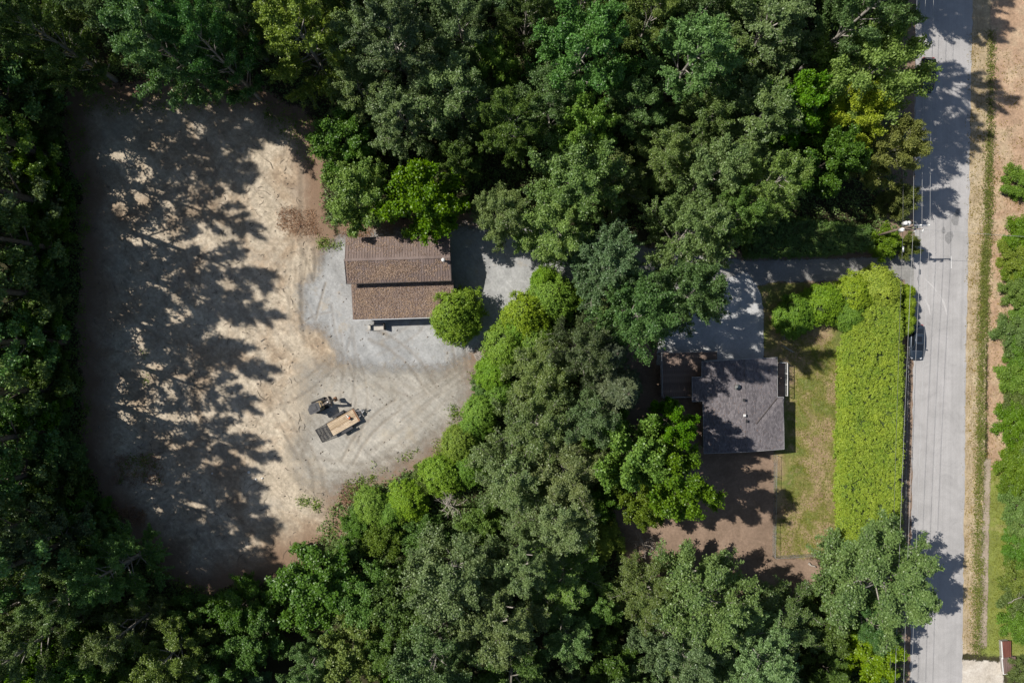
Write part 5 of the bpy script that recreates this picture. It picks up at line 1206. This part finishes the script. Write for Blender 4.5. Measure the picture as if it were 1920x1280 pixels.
for i, (x, y, s, lab) in enumerate(((467, 885, .22, 'white stone on the shaded dirt, largest of a small cluster'), (480, 898, .15, 'pale small stone right below the largest white one'), (492, 896, .14, 'pale small stone at the right end of the cluster'),
                                (398, 887, .13, 'single pale stone on the dirt left of the cluster'))): rock(x, y, s, 20 + i, lab, 'pale stones on the dirt', 'white', .03)
def log(px0, py0, px1, py1, h0, h1, r, label, mat='dead', seed=0, stubs=4):
    a, c = PV(px0, py0, h0), PV(px1, py1, h1); q = random.Random(seed); o = thing('fallen_log', a, 0, label, 'log', 'fallen logs'); d = c - a
    pts = [d * f + Vector((q.uniform(-.15, .15), q.uniform(-.15, .15), 0)) * math.sin(f * 3.14) for f in (0, .25, .5, .75, 1)]
    MB().tube(pts, [r, r * .9, r * .75, r * .55, r * .25], 8).build('stem', M[mat], o, True)
    for i in range(stubs):
        f = q.uniform(.3, .95); s = d * f; e = s + Vector((q.uniform(-1, 1), q.uniform(-1, 1), q.uniform(.1, .6))) * q.uniform(.6, 1.6); MB().tube([s, (s + e) / 2, e], [r * .35, r * .2, .01], 5).build('branch', M[mat], o)
log(138, 1258, 240, 1160, 3.5, 7.0, .22, 'long pale dead trunk leaning in the dark bottom left forest', 'dead', 1, 3)
log(40, 1100, 85, 1085, 7, 7.5, .12, 'bare pale branch in the forest left of the lower left corner', 'dead', 2, 4)
log(1262, 1268, 1335, 1258, 8, 9, .16, 'pale bare branch at the bottom edge below the big dome-shaped tree', 'dead', 3, 3)
log(1516, 1055, 1530, 1064, .2, .3, .16, 'short cut log below the lawn\'s bottom fence', 'dead', 4, 0)
log(488, 640, 499, 634, .1, .1, .05, 'thin stick on the sunlit dirt left of the gravel', 'dead', 5, 0)
log(1890, 1130, 1918, 1118, 2.6, 2.9, .05, 'bare sticks poking from the bushes at the right edge', 'dead', 6, 6)
log(1906, 1063, 1922, 1066, 1.5, 1.5, .08, 'pale pole lying across the bushes at the right edge', 'dead', 7, 0)
def dead_tree(px, py, h, r, label, seed, n=16, name='dead_tree'):
    q = random.Random(seed); o = thing(name, (*P(px, py), 0), 0, label, 'dead tree')
    lean = Vector((-.9, 1.7, 0)) if name == 'dead_tree' else Vector((0, 0, 0))
    tp = lambda f: Vector((0, 0, h * f)) + lean * f
    MB().tube([tp(f) for f in (0, .3, .6, 1)], [r, r * .8, r * .5, .02], 7).build('trunk', M['dead'], o, True)
    for i in range(n):
        f = q.uniform(.25, 1); a = q.uniform(0, 6.28); L = q.uniform(.8, 2.2) * (1.2 - .5 * f); s = tp(f); e = s + Vector((math.cos(a) * L, math.sin(a) * L, q.uniform(-.1, .8)))
        m_ = (s + e) / 2 + Vector((q.uniform(-.2, .2), q.uniform(-.2, .2), .1))
        b = MB().tube([s, m_, e], [r * .35, r * .2, .012], 5)
        for k in range(4):
            s2 = m_ + (e - m_) * q.random(); b.tube([s2, s2 + Vector((q.uniform(-.7, .7), q.uniform(-.7, .7), q.uniform(-.1, .3)))], [.022, .008], 3)
        b.build('branch', M['dead'], o)
dead_tree(856, 950, 6.5, .17, 'leafless grey dead tree leaning among the green bushes', 2, 20)
dead_tree(1205, 1015, 1.6, .14, 'heap of dead brown branches at the back yard\'s lower left', 5, 22, 'brush_pile')
pl = thing('wooden_pallet', (*P(899, 668), .06), math.radians(28), 'weathered wooden pallet at the gravel edge beside a bright cedar', 'pallet')
for i in range(6): MB().box((0, -.5 + i * .2, .12), (1.2, .13, .025)).build('slat', M['dead'], pl)
for x in (-.5, 0, .5): MB().box((x, 0, .05), (.09, 1.15, .10)).build('bearer', M['dead'], pl)

rng = np.random.default_rng(44); Vs = []
for _ in range(420):
    q = rz(rng.uniform(1318, 1465), rng.uniform(680, 840)) if rng.random() < .75 else rz(rng.uniform(1319, 1350), rng.uniform(760, 846))
    Vs.append(leaf_quads(np.array([[q.x, q.y, q.z + .02]]), np.array([[0, 0, 1.0]]) + rng.normal(size=(1, 3)) * .3, .13, .09, rng))
o = new_obj('roof_debris', leaf_mesh('roof_debris', Vs, M['litter'])); o.location = HOUSE_LOC; o.color = (.7, .65, .6, 1)
tag(o, 'fallen leaves and needles on the house roof', 'leaves', None, 'stuff')
for y in (-.06, .06):
    MB().tube([(.7, y, 1.05), (1.0, y * 2, 1.75), (1.45, y * 2, 2.35), (1.8, y, 2.75), (2.0, y, 2.3)], .02, 5).build('hose', M['rubber'], ex_)
MB().box((.35, .0, .98), (.18, .7, .06)).box((.38, .2, 1.15), (.03, .03, .35)).box((.38, -.2, 1.15), (.03, .03, .35)).build('levers', M['steel_dark'], ex_)

# twigs and chips left on the graded dirt
q = random.Random(91); b = MB()
cs = in_poly(np.random.default_rng(92), PX([(165, 240), (560, 250), (580, 420), (540, 640), (590, 900), (620, 1000), (400, 1090), (260, 1010), (170, 860)]), 420)
zz, _ = terrain(cs[:, 0], cs[:, 1])
for (x, y), z in zip(cs, zz):
    a = q.uniform(0, 6.28); L = q.uniform(.25, 1.0) * (1 if q.random() < .8 else 1.8); r = q.uniform(.012, .035)
    b.tube([(x, y, z + .03), (x + math.cos(a) * L * .5, y + math.sin(a) * L * .5, z + .07), (x + math.cos(a + .3) * L, y + math.sin(a + .3) * L, z + .04)], [r, r, r * .5], 4)
tag(b.build('twigs', M['bark']), 'broken twigs scattered over the graded dirt', 'twigs', None, 'stuff')
